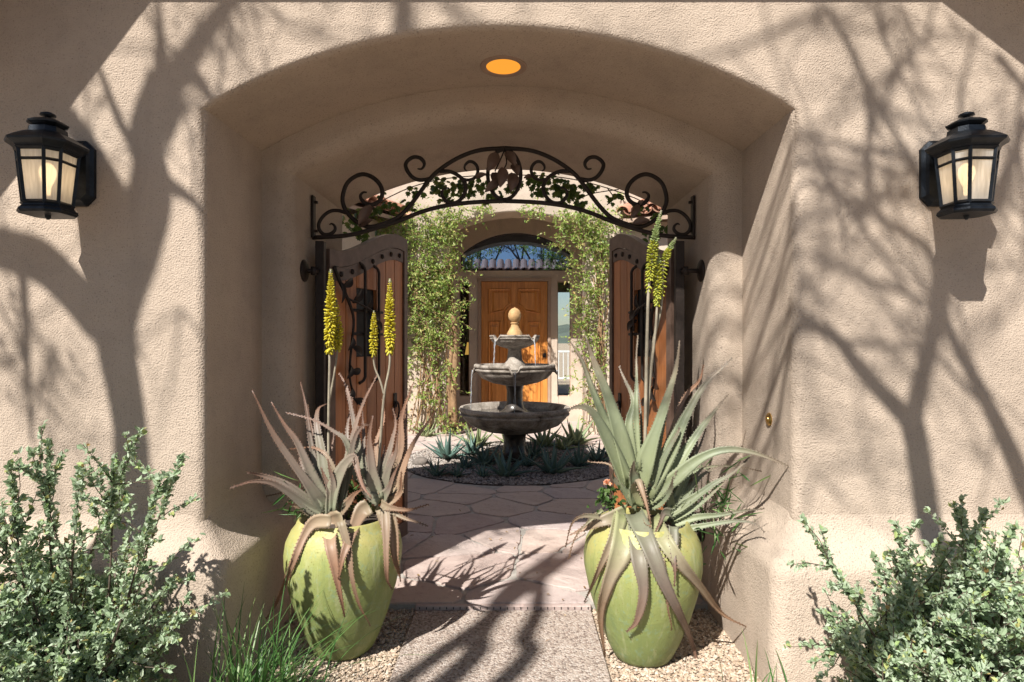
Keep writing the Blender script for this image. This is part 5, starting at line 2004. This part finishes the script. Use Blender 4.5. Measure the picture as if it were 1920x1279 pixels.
def twig_cloud(mb, lv, seeds, rng, n_tw, lrange, leaf_per, leafL, drop=.0):
    C = []; D = []
    for _ in range(n_tw):
        p = Vector(seeds[rng.integers(len(seeds))])
        d = Vector(rng.normal(0, 1, 3)); d.z = d.z * .7 + .15; d.normalize()
        l = rng.uniform(*lrange)
        a = p + d * l * .5 + Vector(rng.normal(0, .08 * l, 3)); e = p + d * l + Vector(rng.normal(0, .12 * l, 3))
        mb.tube([p, a, e], [.006, .004, .002], 4, cap=False)
        for k in range(leaf_per):
            f = rng.uniform(.2, 1)
            q = p.lerp(a, f * 2) if f < .5 else a.lerp(e, f * 2 - 1)
            C.append(np.array(q) + rng.normal(0, .03, 3)); D.append(rng.normal(0, 1, 3))
    if C:
        C = np.array(C); D = np.array(D); n = len(C)
        V, F = leaves(C, D, rng.normal(0, 1, (n, 3)), rng.uniform(.6, 1.3, n) * leafL, rng.uniform(.3, .5, n) * leafL, .2)
        lv.append((V, F))


def join_leaves(lv):
    off = 0; Vs = []; Fs = []
    for V, F in lv:
        Vs.append(V); Fs.append(F + off); off += len(V)
    return np.concatenate(Vs), np.concatenate(Fs)


# left tree: big trunk shadow beside the left lantern
rngn = np.random.default_rng(91)
D1 = 2.07
tr = thing('mesquite_tree', (-2.62, FRONT_Y - D1, 0), 'mesquite whose forked trunk throws the broad shadow above the grass clump', 'tree')
mb = MB(); w = WPX
base = wall_sh(247, 1000, D1)
T = [Vector((-2.62, FRONT_Y - D1, -.05)), Vector((-2.60, FRONT_Y - D1, 1.4)), wall_sh(247, 1080, D1)] + [wall_sh(x, y, D1) for x, y in ((247, 840), (219, 650), (212, 570), (255, 450), (285, 350), (275, 260), (310, 165))]
limb(mb, T, [.24, .22, .17] + [w * k_ for k_ in (62, 72, 84, 80, 68, 58, 62)])
sd = []
for pts, ws in (([(310, 165), (300, 90), (299, 40), (297, -40)], (40, 18, 11, 9)), ([(318, 160), (352, 110), (390, 55), (432, 2), (470, -60)], (44, 34, 30, 22, 18)), ([(335, 150), (365, 145), (400, 190), (450, 260)], (30, 26, 16, 10)),
                ([(290, 345), (330, 355), (365, 380), (392, 410)], (30, 22, 14, 9)), ([(262, 285), (225, 230), (185, 130), (140, 60)], (26, 16, 12, 8)),
                ([(225, 640), (165, 575), (90, 500), (10, 470), (-120, 420)], (70, 68, 66, 60, 55)), ([(250, 440), (200, 330), (130, 225), (60, 160)], (50, 42, 36, 26)), ([(40, 490), (48, 600), (52, 720), (60, 830)], (20, 15, 12, 8)),
                ([(280, 300), (330, 220), (352, 200)], (22, 14, 8))):
    c = limb(mb, [wall_sh(x, y, D1 + .04 * i) for i, (x, y) in enumerate(pts)], [k_ * w for k_ in ws], 7)
    sd += [tuple(p) for p in c[len(c) // 2:]]
lv = []
up = [tuple(wall_sh(x, y, D1 + .6)) for x, y in ((60, 600), (20, 700), (100, 650), (420, 60), (360, 100), (330, 300), (30, 640), (340, 580))]
twig_cloud(mb, lv, sd + up * 6, rngn, 90, (.2, .7), 4, .04)
mb.build('trunk', MAT['bark'], tr, smooth=True)
V, F = join_leaves(lv); mesh('crown', V, F, MAT['tree_leaf'], tr, kind='stuff')

# multi-stemmed tree behind the camera: bands on the walkway, branches on the right wall
YT = -1.30
DR = 2.25
tr = thing('mesquite_tree', (-2.35, YT, 0), 'multi stemmed mesquite behind the viewpoint, throwing branch shadows beside the doorbell', 'tree')
mb = MB()
sd = []
ft_ = Vector((-2.35, YT, -.05))
wg = lambda k_: k_ * FRONT_Y / FPX
for pts, ws in (([(757, 1279), (870, 1197), (1004, 1100), (1085, 1041)], (42, 44, 44, 40)), ([(838, 1279), (900, 1190), (955, 1115), (1010, 1070), (1060, 1035)], (56, 52, 46, 34, 26)), ([(945, 1279), (985, 1195), (1012, 1140), (1020, 1085), (1050, 1040)], (46, 44, 40, 34, 26))):
    q = [ground_sh(x, y, YT) for x, y in pts]
    c = limb(mb, [ft_, ft_.lerp(q[0], .5) + Vector((0, .0, .25))] + q, [.13, .11] + [wg(k_) for k_ in ws])
    if pts[0][0] == 757:
        top = q[-1]
        c = limb(mb, [q[-1], wall_sh(757, 60, FRONT_Y - YT), wall_sh(757, -60, FRONT_Y - YT), wall_sh(775, -500, FRONT_Y - YT)], [.075, .08, .07, .04])
        sd += [tuple(p) for p in c[-8:]]
Lb = [(1748, 1040), (1722, 850), (1708, 785)]
c = limb(mb, [ft_ + Vector((.02, .02, 1.0)), Vector((-1.6, -1.1, 2.6)), wall_sh(1765, 1200, DR)] + [wall_sh(x, y, DR) for x, y in Lb], [.12, .11, .09, wg(46), wg(44), wg(46)])
for pts, ws in (([(1708, 790), (1655, 738), (1605, 682), (1562, 630), (1502, 612), (1470, 650), (1440, 740)], (36, 30, 27, 23, 18, 13, 9)),
                ([(1712, 790), (1732, 700), (1755, 600), (1772, 540), (1800, 480), (1850, 400), (1888, 325), (1925, 225)], (34, 28, 26, 26, 24, 24, 22, 14)),
                ([(1960, 1000), (1925, 920), (1880, 815), (1830, 715), (1782, 625), (1765, 565)], (46, 40, 34, 27, 21, 17)),
                ([(1757, 570), (1745, 475), (1685, 432), (1625, 388), (1562, 355), (1522, 285)], (18, 15, 14, 12, 10, 7)),
                ([(1625, 388), (1629, 280), (1628, 175), (1600, 100), (1550, 15)], (12, 12, 11, 10, 8)), ([(1628, 175), (1690, 120), (1750, 60)], (9, 7, 5)),
                ([(1640, 195), (1680, 250), (1720, 320), (1765, 400)], (9, 9, 8, 8)), ([(1628, 390), (1585, 420), (1583, 470)], (8, 7, 5)),
                ([(1562, 355), (1500, 345), (1470, 400)], (8, 7, 5)), ([(1830, 440), (1830, 330), (1800, 200), (1830, 60)], (13, 11, 9, 6)), ([(1870, 105), (1900, 140), (1925, 170)], (20, 16, 14)), ([(1645, -10), (1655, 70), (1690, 130)], (8, 9, 6))):
    c = limb(mb, [wall_sh(x, y, DR + .03 * i) for i, (x, y) in enumerate(pts)], [wg(k_) for k_ in ws], 7)
    sd += [tuple(p) for p in c[len(c) // 3:]]
lv = []
fuzzy = [tuple(wall_sh(rngn.uniform(1080, 1930), rngn.uniform(40, 900), DR + rngn.uniform(.6, 2.4))) for _ in range(60)]
twig_cloud(mb, lv, sd, rngn, 80, (.15, .6), 2, .03)
twig_cloud(mb, lv, fuzzy, rngn, 150, (.15, .6), 3, .035)
fz2 = [tuple(wall_sh(rngn.uniform(300, 1100), rngn.uniform(-60, 120), DR + rngn.uniform(.8, 2.4))) for _ in range(14)]
twig_cloud(mb, lv, fz2, rngn, 40, (.15, .5), 6, .045)
fz3 = [tuple(ground_sh(rngn.uniform(800, 1100), rngn.uniform(1010, 1080), YT - rngn.uniform(.3, 1.5))) for _ in range(10)]
twig_cloud(mb, lv, fz3, rngn, 12, (.15, .5), 5, .04)
# limbs that carry those outer twigs
for p in fuzzy[::4] + fz2[::3] + fz3[::3]:
    q = Vector(sd[int(rngn.integers(len(sd)))])
    mb.tube(catmull([q, q.lerp(Vector(p), .5) + Vector((0, -.3, .25)), Vector(p)], 8), [.012 - .001 * i for i in range(9)], 5)
mb.build('trunk', MAT['bark'], tr, smooth=True)
V, F = join_leaves(lv); mesh('crown', V, F, MAT['tree_leaf'], tr, kind='stuff')


# trees across the drive, seen only as the reflection in the transom
def far_tree(x, y, h, r, label, seed):
    rng = np.random.default_rng(seed)
    t = thing('desert_tree', (x, y, 0), label, 'tree', 'trees across the drive')
    mb = MB()
    lv = []; seeds = []
    for i in range(7):
        a = rng.uniform(0, 2 * PI); e = Vector((x + math.cos(a) * r * rng.uniform(.3, .9), y + math.sin(a) * r * .8, h * rng.uniform(.65, 1)))
        c = catmull([Vector((x, y, -.1)), Vector((x + math.cos(a) * r * .15, y + math.sin(a) * r * .15, h * .35)), e], 14)
        mb.tube(c, [.16 * (1 - .85 * k_ / 14) for k_ in range(15)], 6)
        seeds += [tuple(p) for p in c[6:]]
    twig_cloud(mb, lv, seeds, rng, 330, (.4, 1.5), 14, .11)
    mb.build('trunk', MAT['bark'], t, smooth=True)
    V, F = join_leaves(lv); mesh('crown', V, F, MAT['tree_leaf'], t, kind='stuff')


for i, (x, y, h, r) in enumerate(((-2.2, -11, 8.5, 2.6), (1.4, -12.5, 9, 2.8), (4.6, -11, 8, 2.4), (-6, -13, 8.5, 3))):
    far_tree(x, y, h, r, 'feathery desert tree across the drive, mirrored in the arched transom', 200 + i)
# shaded shrub inside the courtyard by the left gate post


def litter():
    rng = np.random.default_rng(13)
    n = 70
    C = np.stack([rng.uniform(-.95, .95, n), rng.uniform(2.2, 4.6, n), np.full(n, .034)], 1)
    C[C[:, 1] < EDGE_Y, 2] = .012
    k_ = ~((np.hypot(C[:, 0] - LPC.x, C[:, 1] - LPC.y) < .2) | (np.hypot(C[:, 0] - RPC.x, C[:, 1] - RPC.y) < .2))
    C = C[k_]; n = len(C)
    D = np.concatenate([rng.normal(0, 1, (n, 2)), rng.uniform(-.05, .25, (n, 1))], 1)
    V, F = leaves(C, D, np.concatenate([rng.normal(0, .25, (n, 2)), np.ones((n, 1))], 1), rng.uniform(.012, .034, n), rng.uniform(.005, .011, n), .25, True)
    o = mesh('leaf_litter', V, F, MAT['dry_leaf'], kind='stuff')
    tag(o, 'scattered dry leaf bits on the walkway and flagstones', 'leaf litter')


leaf_mat('dry_leaf', [(0, (.20, .11, .05)), (.5, (.34, .22, .10)), (1, (.46, .36, .17))], .15, .7)
litter()
